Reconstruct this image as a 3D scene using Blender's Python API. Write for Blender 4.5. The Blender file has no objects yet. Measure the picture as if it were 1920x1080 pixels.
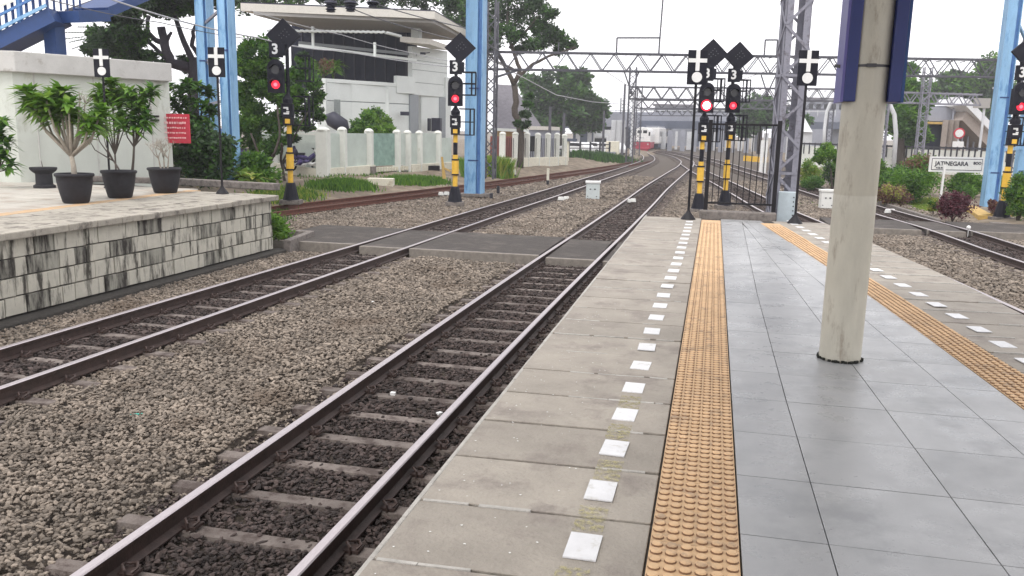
import bpy, math, random
import numpy as np
from mathutils import Vector, Matrix
random.seed(7); RNG = np.random.default_rng(11)
scene = bpy.context.scene
COL = scene.collection
PI = math.pi

# ------------------------------------------------------------------ camera
CF, CPITCH, CYAW, CROLL, CH = 1574.7, .18455, .22419, .02114, 1.5317
def _axes():
    cp, sp = math.cos(CPITCH), math.sin(CPITCH)
    f0 = Vector((-math.sin(CYAW)*cp, math.cos(CYAW)*cp, -sp))
    r0 = Vector((math.cos(CYAW), math.sin(CYAW), 0))
    u0 = r0.cross(f0)
    c, s = math.cos(CROLL), math.sin(CROLL)
    return c*r0+s*u0, -s*r0+c*u0, f0
AR, AU, AF = _axes()
CC = Vector((0, 0, CH))
cam_data = bpy.data.cameras.new('camera')
cam = bpy.data.objects.new('camera', cam_data); COL.objects.link(cam)
M = Matrix.Identity(4)
for i in range(3):
    M[i][0] = AR[i]; M[i][1] = AU[i]; M[i][2] = -AF[i]; M[i][3] = CC[i]
cam.matrix_world = M
cam_data.lens = CF*36/1920; cam_data.sensor_width = 36
cam_data.clip_end = 3000; cam_data.clip_start = .05
scene.camera = cam
def ray(px, py): return AF*CF + AR*(px-960) - AU*(py-540)
def G(px, py, z=0.):                       # measured photo point -> point on the level z
    d = ray(px, py); return CC + d*((z-CH)/d.z)
def K(px, py, k):                          # measured photo point at k metres of depth
    return CC + ray(px, py)*(k/CF)

# ------------------------------------------------------------------ world, sun
SUN_EL, SUN_ROT = math.radians(58), math.radians(200)
w = bpy.data.worlds.new('World'); scene.world = w; w.use_nodes = True
nt = w.node_tree; nt.nodes.clear()
out = nt.nodes.new('ShaderNodeOutputWorld'); bg = nt.nodes.new('ShaderNodeBackground')
sky = nt.nodes.new('ShaderNodeTexSky'); sky.sky_type = 'NISHITA'; sky.sun_disc = False
sky.sun_elevation = SUN_EL; sky.sun_rotation = SUN_ROT; sky.dust_density = 6; sky.air_density = 1.0
hs = nt.nodes.new('ShaderNodeHueSaturation'); hs.inputs['Saturation'].default_value = .3
mx = nt.nodes.new('ShaderNodeMix'); mx.data_type = 'RGBA'; mx.inputs[0].default_value = .8
mx.inputs[7].default_value = (14.6, 14.4, 14.7, 1)     # bright closed cloud cover over the Nishita sky
nt.links.new(sky.outputs[0], hs.inputs['Color']); nt.links.new(hs.outputs[0], mx.inputs[6])
nt.links.new(mx.outputs[2], bg.inputs[0]); bg.inputs[1].default_value = .13
nt.links.new(bg.outputs[0], out.inputs[0])
sd = bpy.data.lights.new('sun', 'SUN'); sd.energy = 1.3; sd.angle = math.radians(14); sd.color = (1, .97, .92)
so = bpy.data.objects.new('sun', sd); COL.objects.link(so)
az = PI/2 - SUN_ROT
sdir = Vector((math.sin(SUN_ROT)*math.cos(SUN_EL), math.cos(SUN_ROT)*math.cos(SUN_EL), math.sin(SUN_EL)))
so.rotation_euler = sdir.to_track_quat('Z', 'Y').to_euler(); so.location = (0, 0, 30)
vs = scene.view_settings; vs.view_transform = 'Standard'; vs.look = 'None'; vs.exposure = 0.0; vs.gamma = 1
vs.use_curve_mapping = False
scene.cycles.use_denoising = True
scene.cycles.max_bounces = 6; scene.cycles.diffuse_bounces = 3; scene.cycles.glossy_bounces = 2
scene.cycles.volume_bounces = 0; scene.cycles.transparent_max_bounces = 6

# ------------------------------------------------------------------ helpers
def woff(p):
    o = Vector((0, 0, 0))
    while p is not None: o += p.location; p = p.parent
    return o
class MB:
    """collects shapes, build() links them as ONE mesh object (coordinates: world, or local of a root at 0)"""
    def __init__(s): s.v = []; s.f = []; s.m = []
    def add(s, vs, fs, m=0):
        n = len(s.v); s.v += [tuple(p) for p in vs]; s.f += [tuple(i+n for i in f) for f in fs]; s.m += [m]*len(fs); return s
    def box(s, c, d, rz=0, m=0, top=1.0, R=None):
        hx, hy, hz = d[0]/2, d[1]/2, d[2]/2; P = []
        for z in (-hz, hz):
            k = top if z > 0 else 1
            for x, y in ((-hx, -hy), (hx, -hy), (hx, hy), (-hx, hy)): P.append(Vector((x*k, y*k, z)))
        if R is None: R = Matrix.Rotation(rz, 3, 'Z')
        return s.add([R @ p + Vector(c) for p in P], [(0,3,2,1),(4,5,6,7),(0,1,5,4),(1,2,6,5),(2,3,7,6),(3,0,4,7)], m)
    def prism(s, poly, z0, z1, m=0):
        n = len(poly); P = [(p[0], p[1], z0) for p in poly]+[(p[0], p[1], z1) for p in poly]
        return s.add(P, [tuple(range(n-1, -1, -1)), tuple(range(n, 2*n))]+[(i, (i+1) % n, n+(i+1) % n, n+i) for i in range(n)], m)
    def hexa(s, a, b, m=0):                 # two matching quads (lists of 4 points) joined
        return s.add(list(a)+list(b), [(3,2,1,0),(4,5,6,7),(0,1,5,4),(1,2,6,5),(2,3,7,6),(3,0,4,7)], m)
    def bar(s, a, b, w, h=None, m=0, up=(0, 0, 1)):
        a = Vector(a); b = Vector(b); h = h or w; d = (b-a).normalized(); u = Vector(up)
        if abs(d.dot(u)) > .98: u = Vector((1, 0, 0))
        r = d.cross(u).normalized()*w/2; u = r.cross(d).normalized()*h/2
        return s.hexa([a-r-u, a+r-u, a+r+u, a-r+u], [b-r-u, b+r-u, b+r+u, b-r+u], m)
    def tube(s, pts, r, n=8, m=0, cap=True):
        pts = [Vector(p) for p in pts]; rs = r if isinstance(r, (list, tuple)) else [r]*len(pts)
        base = len(s.v); up = Vector((0, 0, 1)); prev = None
        for i, p in enumerate(pts):
            d = (pts[min(i+1, len(pts)-1)]-pts[max(i-1, 0)]).normalized()
            if prev is None:
                u = up if abs(d.z) < .95 else Vector((1, 0, 0)); a = d.cross(u).normalized()
            else: a = (prev-d*prev.dot(d)).normalized()
            prev = a; b = d.cross(a)
            for k in range(n):
                t = 2*PI*k/n; s.v.append(tuple(p+(a*math.cos(t)+b*math.sin(t))*rs[i]))
        for i in range(len(pts)-1):
            for k in range(n):
                q = base+i*n; s.f.append((q+k, q+(k+1) % n, q+n+(k+1) % n, q+n+k)); s.m.append(m)
        if cap:
            s.f.append(tuple(base+k for k in range(n-1, -1, -1))); s.m.append(m)
            e = base+(len(pts)-1)*n; s.f.append(tuple(e+k for k in range(n))); s.m.append(m)
        return s
    def lathe(s, c, prof, n=20, m=0):
        base = len(s.v); c = Vector(c)
        for r, z in prof:
            for k in range(n):
                t = 2*PI*k/n; s.v.append((c.x+r*math.cos(t), c.y+r*math.sin(t), c.z+z))
        for i in range(len(prof)-1):
            for k in range(n):
                q = base+i*n; s.f.append((q+k, q+(k+1) % n, q+n+(k+1) % n, q+n+k)); s.m.append(m)
        s.f.append(tuple(base+k for k in range(n-1, -1, -1))); s.m.append(m)
        e = base+(len(prof)-1)*n; s.f.append(tuple(e+k for k in range(n))); s.m.append(m)
        return s
    def disc(s, c, r, d, m=0, n=16, axis='Y'):     # short cylinder along axis
        c = Vector(c); ax = {'X': Vector((1,0,0)), 'Y': Vector((0,1,0)), 'Z': Vector((0,0,1))}[axis]
        return s.tube([c-ax*d/2, c+ax*d/2], r, n, m)
    def mesh(s, name, mats, smooth=False, off=Vector((0,0,0))):
        me = bpy.data.meshes.new(name)
        me.from_pydata([(p[0]-off[0], p[1]-off[1], p[2]-off[2]) for p in s.v], [], s.f)
        for mt in (mats if isinstance(mats, (list, tuple)) else [mats]): me.materials.append(mt)
        if isinstance(mats, (list, tuple)) and len(mats) > 1: me.polygons.foreach_set('material_index', s.m)
        if smooth: me.polygons.foreach_set('use_smooth', [True]*len(s.f))
        me.update(); return me
    def build(s, name, mats, parent=None, smooth=False, bevel=0):
        me = s.mesh(name, mats, smooth, woff(parent))
        o = bpy.data.objects.new(name, me); COL.objects.link(o); o.parent = parent
        if bevel:
            b = o.modifiers.new('bevel', 'BEVEL'); b.width = bevel; b.segments = 2; b.limit_method = 'ANGLE'
        return o
def tag(o, label, cat=None, group=None, kind=None):
    if label: o['label'] = label
    if cat: o['category'] = cat
    if group: o['group'] = group
    if kind: o['kind'] = kind
    return o
def thing(name, label, cat, loc=(0, 0, 0), group=None):
    o = bpy.data.objects.new(name, None); COL.objects.link(o); o.location = loc; o.empty_display_size = .2
    return tag(o, label, cat, group)
def inst(name, me, loc, parent=None, rot=(0, 0, 0), sc=(1, 1, 1)):
    o = bpy.data.objects.new(name, me); COL.objects.link(o); o.parent = parent
    o.location = Vector(loc)-woff(parent); o.rotation_euler = rot; o.scale = sc; return o
def kids(o): return [c for c in o.children]
def dup(root, loc, rz=0, label=None, group=None, sc=None):
    r = root.copy(); COL.objects.link(r); r.location = loc; r.rotation_euler = (0, 0, rz)
    if sc: r.scale = (sc, sc, sc)
    if label: r['label'] = label
    if group: r['group'] = group
    def rec(src, dst):
        for ch in list(src.children):
            c = ch.copy(); COL.objects.link(c); c.parent = dst; rec(ch, c)
    rec(root, r); return r
def text_mesh(s, size, mt, depth=.004, name='lettering', bold=.0):
    cu = bpy.data.curves.new('t', 'FONT'); cu.body = s; cu.size = size; cu.extrude = depth; cu.offset = bold
    cu.align_x = 'CENTER'; cu.align_y = 'CENTER'; cu.resolution_u = 3
    o = bpy.data.objects.new('t', cu); COL.objects.link(o)
    bpy.context.view_layer.update()
    me = bpy.data.meshes.new_from_object(o.evaluated_get(bpy.context.evaluated_depsgraph_get()))
    bpy.data.objects.remove(o); me.name = name; me.materials.clear(); me.materials.append(mt); return me

# ------------------------------------------------------------------ materials
MAT = {}
def mat(name, col, rough=.7, metal=0., var=.2, scale=6., bump=.0, bscale=80., rnd=0., spec=.5, dirt=None, dscale=2., damt=.5, emit=None, stretch=None, rvar=0):
    m = bpy.data.materials.new(name); m.use_nodes = True; nt = m.node_tree; N = nt.nodes; L = nt.links
    b = N['Principled BSDF']; b.inputs['Roughness'].default_value = rough; b.inputs['Metallic'].default_value = metal
    b.inputs['Specular IOR Level'].default_value = spec
    geo = N.new('ShaderNodeNewGeometry'); vec = geo.outputs['Position']
    mp = N.new('ShaderNodeMapping'); L.new(vec, mp.inputs[0])
    if stretch: mp.inputs['Scale'].default_value = stretch
    n1 = N.new('ShaderNodeTexNoise'); n1.inputs['Scale'].default_value = scale; n1.inputs['Detail'].default_value = 6
    n1.inputs['Roughness'].default_value = .65; L.new(mp.outputs[0], n1.inputs['Vector'])
    r1 = N.new('ShaderNodeMapRange'); r1.inputs[1].default_value = .3; r1.inputs[2].default_value = .7
    r1.inputs[3].default_value = 1-var; r1.inputs[4].default_value = 1+var; L.new(n1.outputs[0], r1.inputs[0])
    vm = N.new('ShaderNodeVectorMath'); vm.operation = 'SCALE'; vm.inputs[0].default_value = col[:3]; L.new(r1.outputs[0], vm.inputs['Scale'])
    cur = vm.outputs[0]
    if rnd:
        oi = N.new('ShaderNodeObjectInfo'); rr = N.new('ShaderNodeMapRange'); rr.inputs[3].default_value = 1-rnd; rr.inputs[4].default_value = 1+rnd
        L.new(oi.outputs['Random'], rr.inputs[0]); v2 = N.new('ShaderNodeVectorMath'); v2.operation = 'SCALE'
        L.new(cur, v2.inputs[0]); L.new(rr.outputs[0], v2.inputs['Scale']); cur = v2.outputs[0]
    if dirt:
        n2 = N.new('ShaderNodeTexNoise'); n2.inputs['Scale'].default_value = dscale; n2.inputs['Detail'].default_value = 8; n2.inputs['Roughness'].default_value = .7
        L.new(mp.outputs[0], n2.inputs['Vector'])
        r2 = N.new('ShaderNodeMapRange'); r2.inputs[1].default_value = .66-damt*.3; r2.inputs[2].default_value = .74-damt*.2; L.new(n2.outputs[0], r2.inputs[0])
        mm = N.new('ShaderNodeMix'); mm.data_type = 'RGBA'; L.new(r2.outputs[0], mm.inputs[0]); L.new(cur, mm.inputs[6]); mm.inputs[7].default_value = (*dirt, 1)
        cur = mm.outputs[2]
    L.new(cur, b.inputs['Base Color'])
    if rvar:
        n4 = N.new('ShaderNodeTexNoise'); n4.inputs['Scale'].default_value = 3.5; n4.inputs['Detail'].default_value = 9; n4.inputs['Roughness'].default_value = .7; L.new(vec, n4.inputs['Vector'])
        r4 = N.new('ShaderNodeMapRange'); r4.inputs[1].default_value = .35; r4.inputs[2].default_value = .68; r4.inputs[3].default_value = rough-rvar; r4.inputs[4].default_value = rough+rvar; L.new(n4.outputs[0], r4.inputs[0]); L.new(r4.outputs[0], b.inputs['Roughness'])
    if bump:
        n3 = N.new('ShaderNodeTexNoise'); n3.inputs['Scale'].default_value = bscale; n3.inputs['Detail'].default_value = 5; L.new(vec, n3.inputs['Vector'])
        bp = N.new('ShaderNodeBump'); bp.inputs['Strength'].default_value = bump; bp.inputs['Distance'].default_value = .02
        L.new(n3.outputs[0], bp.inputs['Height']); L.new(bp.outputs[0], b.inputs['Normal'])
    if emit:
        b.inputs['Emission Color'].default_value = (*emit[0], 1); b.inputs['Emission Strength'].default_value = emit[1]
    MAT[name] = m; return m
def leafmat(name, a, b_, trans=.35):
    m = bpy.data.materials.new(name); m.use_nodes = True; nt = m.node_tree; N = nt.nodes; L = nt.links
    b = N['Principled BSDF']; b.inputs['Roughness'].default_value = .5; b.inputs['Specular IOR Level'].default_value = .35
    geo = N.new('ShaderNodeNewGeometry')
    mr = N.new('ShaderNodeMix'); mr.data_type = 'RGBA'; mr.inputs[6].default_value = (*a, 1); mr.inputs[7].default_value = (*b_, 1)
    L.new(geo.outputs['Random Per Island'], mr.inputs[0]); L.new(mr.outputs[2], b.inputs['Base Color'])
    tr = N.new('ShaderNodeBsdfTranslucent'); L.new(mr.outputs[2], tr.inputs[0]); ms = N.new('ShaderNodeMixShader'); ms.inputs[0].default_value = trans
    L.new(b.outputs[0], ms.inputs[1]); L.new(tr.outputs[0], ms.inputs[2]); L.new(ms.outputs[0], N['Material Output'].inputs[0])
    MAT[name] = m; return m
mat('concrete_slab', (.315, .283, .243), .8, var=.14, scale=3, bump=.5, bscale=45, rnd=.09, dirt=(.235, .205, .18), dscale=2.6, damt=.5)
mat('concrete_edge', (.42, .40, .37), .85, var=.25, scale=9, bump=.4)
mat('joint_dirt', (.05, .045, .04), .95, var=.4, scale=20)
mat('granite_tile', (.335, .338, .342), .34, var=.10, scale=220, rnd=.11, dirt=(.25, .255, .262), dscale=1.6, damt=.6, rvar=.13, bump=.03, bscale=300)
mat('tactile', (.60, .40, .225), .65, var=.12, scale=5, rnd=.07, dirt=(.36, .25, .16), dscale=7, damt=.45)
mat('stud_shade', (.20, .11, .06), .8, var=.3, scale=30)  # shaded side of the studs, painted as a dark brown ring at their foot
mat('white_plate', (.66, .66, .67), .45, var=.08, scale=12, rnd=.06, dirt=(.50, .49, .46), dscale=14, damt=.35)
mat('old_paint', (.42, .38, .17), .85, var=.25, scale=30)
mat('rail_rust', (.055, .034, .029), .6, var=.35, scale=12, bump=.2, metal=.1)
mat('rail_top', (.52, .47, .48), .40, metal=.85, var=.15, scale=30, stretch=(8, .5, 8))
mat('rail_red', (.12, .045, .03), .85, var=.3, scale=10, bump=.2)
mat('sleeper', (.20, .168, .15), .9, var=.3, scale=14, bump=.5, rnd=.2, dirt=(.075, .055, .048), dscale=7, damt=.8)
mat('stone', (.205, .170, .138), .9, var=.3, scale=1.5, rnd=.5, dirt=(.155, .12, .092), dscale=.8, damt=.4, bump=.2, bscale=90)
mat('stone_dark', (.055, .040, .036), .9, var=.35, scale=2.5, rnd=.6, bump=.2, bscale=90)
mat('ballast_base', (.09, .072, .056), .95, var=.5, scale=22, bump=.8, bscale=30, dirt=(.06, .045, .04), dscale=16, damt=.6)
mat('soil', (.16, .125, .09), .95, var=.35, scale=3, bump=.8, bscale=14, dirt=(.27, .22, .165), dscale=1.2, damt=.6)
mat('asphalt', (.058, .049, .044), .9, var=.25, scale=7, bump=.4, bscale=90, dirt=(.10, .085, .075), dscale=1.5, damt=.5)
mat('crossing_edge', (.22, .195, .17), .9, var=.25, scale=9, bump=.3)
mat('column_paint', (.50, .475, .40), .5, var=.1, scale=4, dirt=(.33, .29, .235), dscale=3.5, damt=.35, bump=.08, bscale=40, stretch=(3, 3, .8))
mat('black_paint', (.012, .011, .014), .5, var=.2, spec=.25)
mat('black_rag', (.012, .013, .01), .95, var=.4, scale=60, bump=.6)
mat('blue_board', (.02, .032, .15), .4, var=.1)
mat('blue_board_edge', (.11, .10, .30), .45, var=.1)
mat('steel_dark', (.07, .068, .075), .5, metal=.4, var=.2)
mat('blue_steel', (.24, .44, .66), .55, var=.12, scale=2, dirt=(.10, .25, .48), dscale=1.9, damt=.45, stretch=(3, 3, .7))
mat('blue_deep', (.018, .055, .18), .5, var=.15, scale=3)
mat('lattice', (.27, .27, .32), .6, var=.25, scale=5, metal=.2, dirt=(.13, .12, .14), dscale=5, damt=.5)
mat('lattice_dark', (.10, .10, .12), .6, var=.25, scale=5, metal=.2)
mat('mast_foot', (.47, .54, .58), .7, var=.12, scale=5)
mat('white_wall', (.60, .625, .57), .8, var=.07, scale=1.2, bump=.1, bscale=20, dirt=(.42, .43, .36), dscale=1.1, damt=.3, stretch=(1, 1, .5))
mat('fascia', (.55, .54, .52), .8, var=.1, scale=2, dirt=(.38, .36, .33), dscale=2.5, damt=.35)
mat('villa_white', (.70, .73, .71), .75, var=.05, scale=1.2)
mat('villa_groove', (.20, .22, .22), .8)
mat('villa_grey', (.30, .32, .34), .7, var=.05)
mat('dark_facade', (.018, .021, .042), .5, var=.2, scale=2, spec=.2)
mat('dark_frame', (.035, .035, .055), .5, var=.2, spec=.3)
mat('soffit', (.34, .325, .31), .7, var=.06)
mat('roof_edge', (.66, .63, .57), .6, var=.06)
mat('roof_grey', (.15, .15, .17), .7, var=.2)
mat('fence_white', (.70, .71, .66), .75, var=.08, scale=3, dirt=(.50, .50, .42), dscale=3, damt=.25)
mat('fence_cream', (.68, .65, .54), .8, var=.08, scale=3, dirt=(.45, .40, .30), dscale=2, damt=.3)
mat('fence_sheet', (.52, .58, .53), .45, var=.12, scale=1.5)
mat('fence_glass_green', (.24, .36, .31), .3, var=.3, scale=3)
mat('red_sheet', (.28, .09, .075), .7, var=.2)
mat('pot', (.022, .021, .026), .65, spec=.3, var=.35, scale=9, bump=.15)
mat('pot_grey', (.30, .31, .25), .85, var=.15)
mat('pot_soil', (.03, .022, .016), .95, var=.4, scale=40)
mat('bark_pale', (.33, .29, .24), .85, var=.2, scale=20, bump=.3)
mat('blue_recess', (.09, .22, .47), .55, var=.15, scale=3, dirt=(.04, .12, .38), dscale=2.5, damt=.5, stretch=(3, 3, .8))  # darker copy of blue_steel: the columns' shadowed face painted in, with stains
mat('navy_cloth', (.03, .025, .06), .8, var=.5, scale=9)
mat('bark', (.075, .06, .05), .9, var=.3, scale=12, bump=.5)
mat('bark_purple', (.05, .04, .055), .9, var=.3, scale=12)
mat('yellow_paint', (.78, .47, .05), .5, var=.12, scale=8)
mat('signal_black', (.010, .010, .018), .55, var=.2, spec=.2)
mat('signal_dot', (.10, .10, .11), .5)
mat('white_paint', (.75, .75, .74), .5, var=.06)
mat('lens_red', (.5, .01, .04), .2, emit=((1., .01, .04), 1.3))
mat('lens_core', (.9, .3, .35), .2, emit=((1., .10, .16), 1.6))
mat('lens_white', (.9, .9, .9), .2, emit=((1., .93, .93), 4.))
mat('lens_off', (.03, .03, .035), .15)
mat('cabinet', (.55, .60, .60), .5, var=.08, scale=6, dirt=(.35, .35, .33), dscale=6, damt=.25)
mat('kerb', (.20, .175, .16), .9, var=.3, scale=12, bump=.5, dirt=(.10, .09, .08), dscale=9, damt=.5)
mat('red_cloth', (.50, .035, .06), .7, var=.12)
mat('banner_print', (.75, .45, .45), .7)
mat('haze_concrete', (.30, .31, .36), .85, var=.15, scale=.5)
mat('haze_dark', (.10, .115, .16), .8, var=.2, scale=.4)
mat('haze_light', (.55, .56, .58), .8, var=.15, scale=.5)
mat('loco_white', (.80, .79, .78), .4, var=.04)
mat('loco_red', (.42, .05, .085), .45, var=.08)
mat('glass_dark', (.015, .016, .02), .1)
mat('car_white', (.72, .73, .75), .3, var=.03)
mat('tyre', (.02, .02, .02), .9)
mat('orange_box', (.50, .33, .15), .7, var=.2)
mat('roof_tile_grey', (.17, .16, .18), .85, var=.2, scale=4)
mat('wire', (.12, .12, .13), .5, metal=.3)
mat('wire_pale', (.42, .42, .44), .5)
mat('board_white', (.75, .75, .72), .6, var=.05)
mat('ink', (.03, .03, .04), .6)
mat('stair_brown', (.33, .28, .25), .7, var=.15)
mat('ochre', (.50, .33, .10), .7)
mat('purple_cloth', (.09, .07, .20), .8, var=.3, scale=10)
mat('skin', (.28, .17, .12), .6)
leafmat('leaf_a', (.07, .17, .02), (.17, .33, .04), .4)
leafmat('leaf_b', (.035, .105, .02), (.09, .20, .035))
leafmat('leaf_dark', (.022, .05, .022), (.055, .095, .04), .2)
leafmat('leaf_bright', (.12, .24, .03), (.24, .38, .06), .4)
leafmat('leaf_plum', (.07, .025, .035), (.17, .055, .075), .3)
leafmat('leaf_rust', (.17, .11, .07), (.30, .17, .11), .3)
leafmat('leaf_yellow', (.25, .30, .05), (.42, .44, .10), .4)
leafmat('grass_blade', (.09, .20, .02), (.20, .36, .05), .4)
leafmat('dry_twig', (.30, .24, .22), (.42, .34, .30), .2)
_m = MAT['old_paint']; _n = _m.node_tree; _b = _n.nodes['Principled BSDF']; _t = _n.nodes.new('ShaderNodeTexNoise'); _t.inputs['Scale'].default_value = 38; _t.inputs['Detail'].default_value = 8
_g = _n.nodes.new('ShaderNodeNewGeometry'); _r = _n.nodes.new('ShaderNodeMapRange'); _r.inputs[1].default_value = .42; _r.inputs[2].default_value = .62; _r.inputs[4].default_value = .5
_n.links.new(_g.outputs['Position'], _t.inputs['Vector']); _n.links.new(_t.outputs[0], _r.inputs[0]); _n.links.new(_r.outputs[0], _b.inputs['Alpha'])
A = MAT
# ------------------------------------------------------------------ track geometry (centre lines, metres)
def interp(pts, y):
    if y <= pts[0][1]: return pts[0][0]
    for (x0, y0), (x1, y1) in zip(pts, pts[1:]):
        if y <= y1: return x0+(x1-x0)*(y-y0)/(y1-y0)
    return pts[-1][0]
def smooth(pts):
    ys = [p[1] for p in pts]; out = []; n = len(pts)
    m = []
    for i in range(n):
        a = pts[max(i-1, 0)]; b = pts[min(i+1, n-1)]; m.append((b[0]-a[0])/(b[1]-a[1]))
    for i in range(n-1):
        (x0, y0), (x1, y1) = pts[i], pts[i+1]; h = y1-y0; k = max(2, int(h/1.2))
        for j in range(k):
            t = j/k; out.append(((2*t**3-3*t*t+1)*x0+(t**3-2*t*t+t)*h*m[i]+(-2*t**3+3*t*t)*x1+(t**3-t*t)*h*m[i+1], y0+t*h))
    out.append(pts[-1]); return out
T1 = smooth([(-2.65, -4), (-2.66, 4), (-2.64, 10), (-2.57, 16), (-2.47, 22), (-2.38, 30), (-2.3, 40), (-2.0, 56), (-1.75, 70), (-2.1, 84), (-4.2, 104), (-8, 125), (-13, 145)])
T2 = smooth([(-7.15, -2), (-6.9, 4), (-6.77, 9), (-6.62, 16), (-6.48, 24), (-6.2, 34), (-6.0, 44), (-5.6, 62), (-5.55, 80), (-6.4, 94), (-8.1, 110), (-9.25, 125), (-9.2, 142), (-8.0, 160)])
T3 = smooth([(-14.6, 12), (-13.55, 17.5), (-12.5, 23.3), (-10.4, 35.5), (-9.0, 46), (-6.9, 64), (-5.7, 82)])
T4 = smooth([(8.6, 4), (7.75, 12), (6.95, 20), (6.62, 25.4), (6.0, 30.3), (5.0, 40), (4.1, 50), (2.3, 68), (0.4, 88), (-3, 112), (-8, 135)])
T5 = smooth([(4.75, 2), (4.45, 8.4), (4.1, 12.8), (3.4, 20), (2.78, 26), (2.28, 30.2), (1.62, 37.5), (.62, 48), (-.42, 58), (-1.7, 73)])
ZR = -.90
def offs(P, d):
    o = []
    for i, (x, y) in enumerate(P):
        a = P[max(i-1, 0)]; b = P[min(i+1, len(P)-1)]; t = Vector((b[0]-a[0], b[1]-a[1])).normalized()
        o.append((x+t.y*d, y-t.x*d))
    return o
def at(P, y): return interp(P, y)
def head(P, y):
    return math.atan2(interp(P, y+.5)-interp(P, y-.5), 1)

# ------------------------------------------------------------------ the setting: ground
def seg_left(x, y):   # distance left of track three
    return interp(T3, min(max(y, 12), 82))-x
def gz(x, y):
    z = -1.12
    if y > 16.4:
        d = seg_left(x, y)-1.25
        if d > 0: z = -1.12+min(d/3.4, 1)*.52+.04*math.sin(x*2.1+y)*min(d, 1)
    if x < -9.0 and y <= 24.5:
        t = min(max((-13.2-x)/2.2, 0), 1)
        if y > 16.7: z = max(z, -1.12+1.0*t)
        else: z = -1.12 if x > -9 else -1.5
    if x > 8.3:
        z = -1.12+min((x-8.3)/1.0, 1)*.22
    return z
gm = MB()
xs = [-60, -45, -34, -27] + [-23+.55*i for i in range(72)] + [18, 24, 34, 50, 70]
ys = [-8, 0, 8] + [12+.7*i for i in range(76)] + [68, 74, 82, 92, 105, 125, 150, 190]
V = [(x, y, gz(x, y)+random.uniform(-.012, .012)) for y in ys for x in xs]; nx = len(xs)
Fc = [(j*nx+i, j*nx+i+1, (j+1)*nx+i+1, (j+1)*nx+i) for j in range(len(ys)-1) for i in range(nx-1)]
MI = []
for f in Fc:
    cx = sum(V[i][0] for i in f)/4; cy = sum(V[i][1] for i in f)/4
    dirt = (cy > 16.5 and seg_left(cx, cy) > 1.3) or cx > 8.6 or (cy > 90 and not -12 < cx < 6)
    MI.append(1 if dirt else 0)
gm.add(V, Fc); gm.m = MI
tag(gm.build('ground', [A['ballast_base'], A['soil']], smooth=True), None, kind='structure')
far = MB().add([(-1500, -40, -1.6), (1500, -40, -1.6), (1500, 2600, -1.6), (-1500, 2600, -1.6)], [(0, 1, 2, 3)])
tag(far.build('terrain', A['soil']), None, kind='structure')

# loose stones: one rock collection, scattered over measured areas
rocks = bpy.data.collections.new('rock_shapes')
def rock(i):
    rr = np.random.default_rng(50+i); m = MB()
    ico = [(0,0,1),(.894,0,.447),(.276,.851,.447),(-.724,.526,.447),(-.724,-.526,.447),(.276,-.851,.447),(.724,.526,-.447),(-.276,.851,-.447),(-.894,0,-.447),(-.276,-.851,-.447),(.724,-.526,-.447),(0,0,-1)]
    fs = [(0,1,2),(0,2,3),(0,3,4),(0,4,5),(0,5,1),(1,6,2),(2,7,3),(3,8,4),(4,9,5),(5,10,1),(6,7,2),(7,8,3),(8,9,4),(9,10,5),(10,6,1),(11,7,6),(11,8,7),(11,9,8),(11,10,9),(11,6,10)]
    sc = np.array([1.0, .62, .5])*rr.uniform(.8, 1.2, 3)
    m.add([tuple(np.array(p)*sc*rr.uniform(.75, 1.2)) for p in ico], fs); return m
for i in range(6):
    for mt in ('stone',):
        o = bpy.data.objects.new('rock', rock(i).mesh('rock', A[mt])); rocks.objects.link(o)
rocks_dark = bpy.data.collections.new('rock_shapes_dark')
for i in range(6):
    o = bpy.data.objects.new('rock', rock(i+10).mesh('rock', A['stone_dark'])); rocks_dark.objects.link(o)
def scatter(name, pts, scl, coll, label):
    me = bpy.data.meshes.new(name); n = len(pts)
    me.vertices.add(n); me.vertices.foreach_set('co', np.asarray(pts, dtype=np.float32).ravel())
    at_ = me.attributes.new('sc', 'FLOAT', 'POINT'); at_.data.foreach_set('value', np.asarray(scl, dtype=np.float32))
    o = bpy.data.objects.new(name, me); COL.objects.link(o)
    ng = bpy.data.node_groups.new(name, 'GeometryNodeTree')
    ng.interface.new_socket('Geometry', in_out='INPUT', socket_type='NodeSocketGeometry'); ng.interface.new_socket('Geometry', in_out='OUTPUT', socket_type='NodeSocketGeometry')
    N = ng.nodes; L = ng.links
    gi = N.new('NodeGroupInput'); go = N.new('NodeGroupOutput'); ip = N.new('GeometryNodeInstanceOnPoints')
    ci = N.new('GeometryNodeCollectionInfo'); ci.inputs[0].default_value = coll; ci.inputs[1].default_value = True; ci.inputs[2].default_value = True
    rv = N.new('FunctionNodeRandomValue'); rv.data_type = 'FLOAT_VECTOR'; rv.inputs[0].default_value = (-.5, -.5, 0); rv.inputs[1].default_value = (.5, .5, 6.283)
    na = N.new('GeometryNodeInputNamedAttribute'); na.data_type = 'FLOAT'; na.inputs[0].default_value = 'sc'
    L.new(gi.outputs[0], ip.inputs['Points']); L.new(ci.outputs[0], ip.inputs['Instance']); ip.inputs['Pick Instance'].default_value = True
    L.new(rv.outputs[0], ip.inputs['Rotation']); L.new(na.outputs[0], ip.inputs['Scale']); L.new(ip.outputs[0], go.inputs[0])
    md = o.modifiers.new('scatter', 'NODES'); md.node_group = ng
    return tag(o, label, 'gravel', kind='stuff')
def near_track(X, Y):
    """signed info: inside rails of any track, and on crossing"""
    ins = np.zeros(len(X), bool)
    for P in (T1, T2, T3, T4, T5):
        px = np.interp(Y, [p[1] for p in P], [p[0] for p in P]); ins |= (np.abs(X-px) < .62) & (Y >= P[0][1]) & (Y <= P[-1][1])
    return ins
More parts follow.
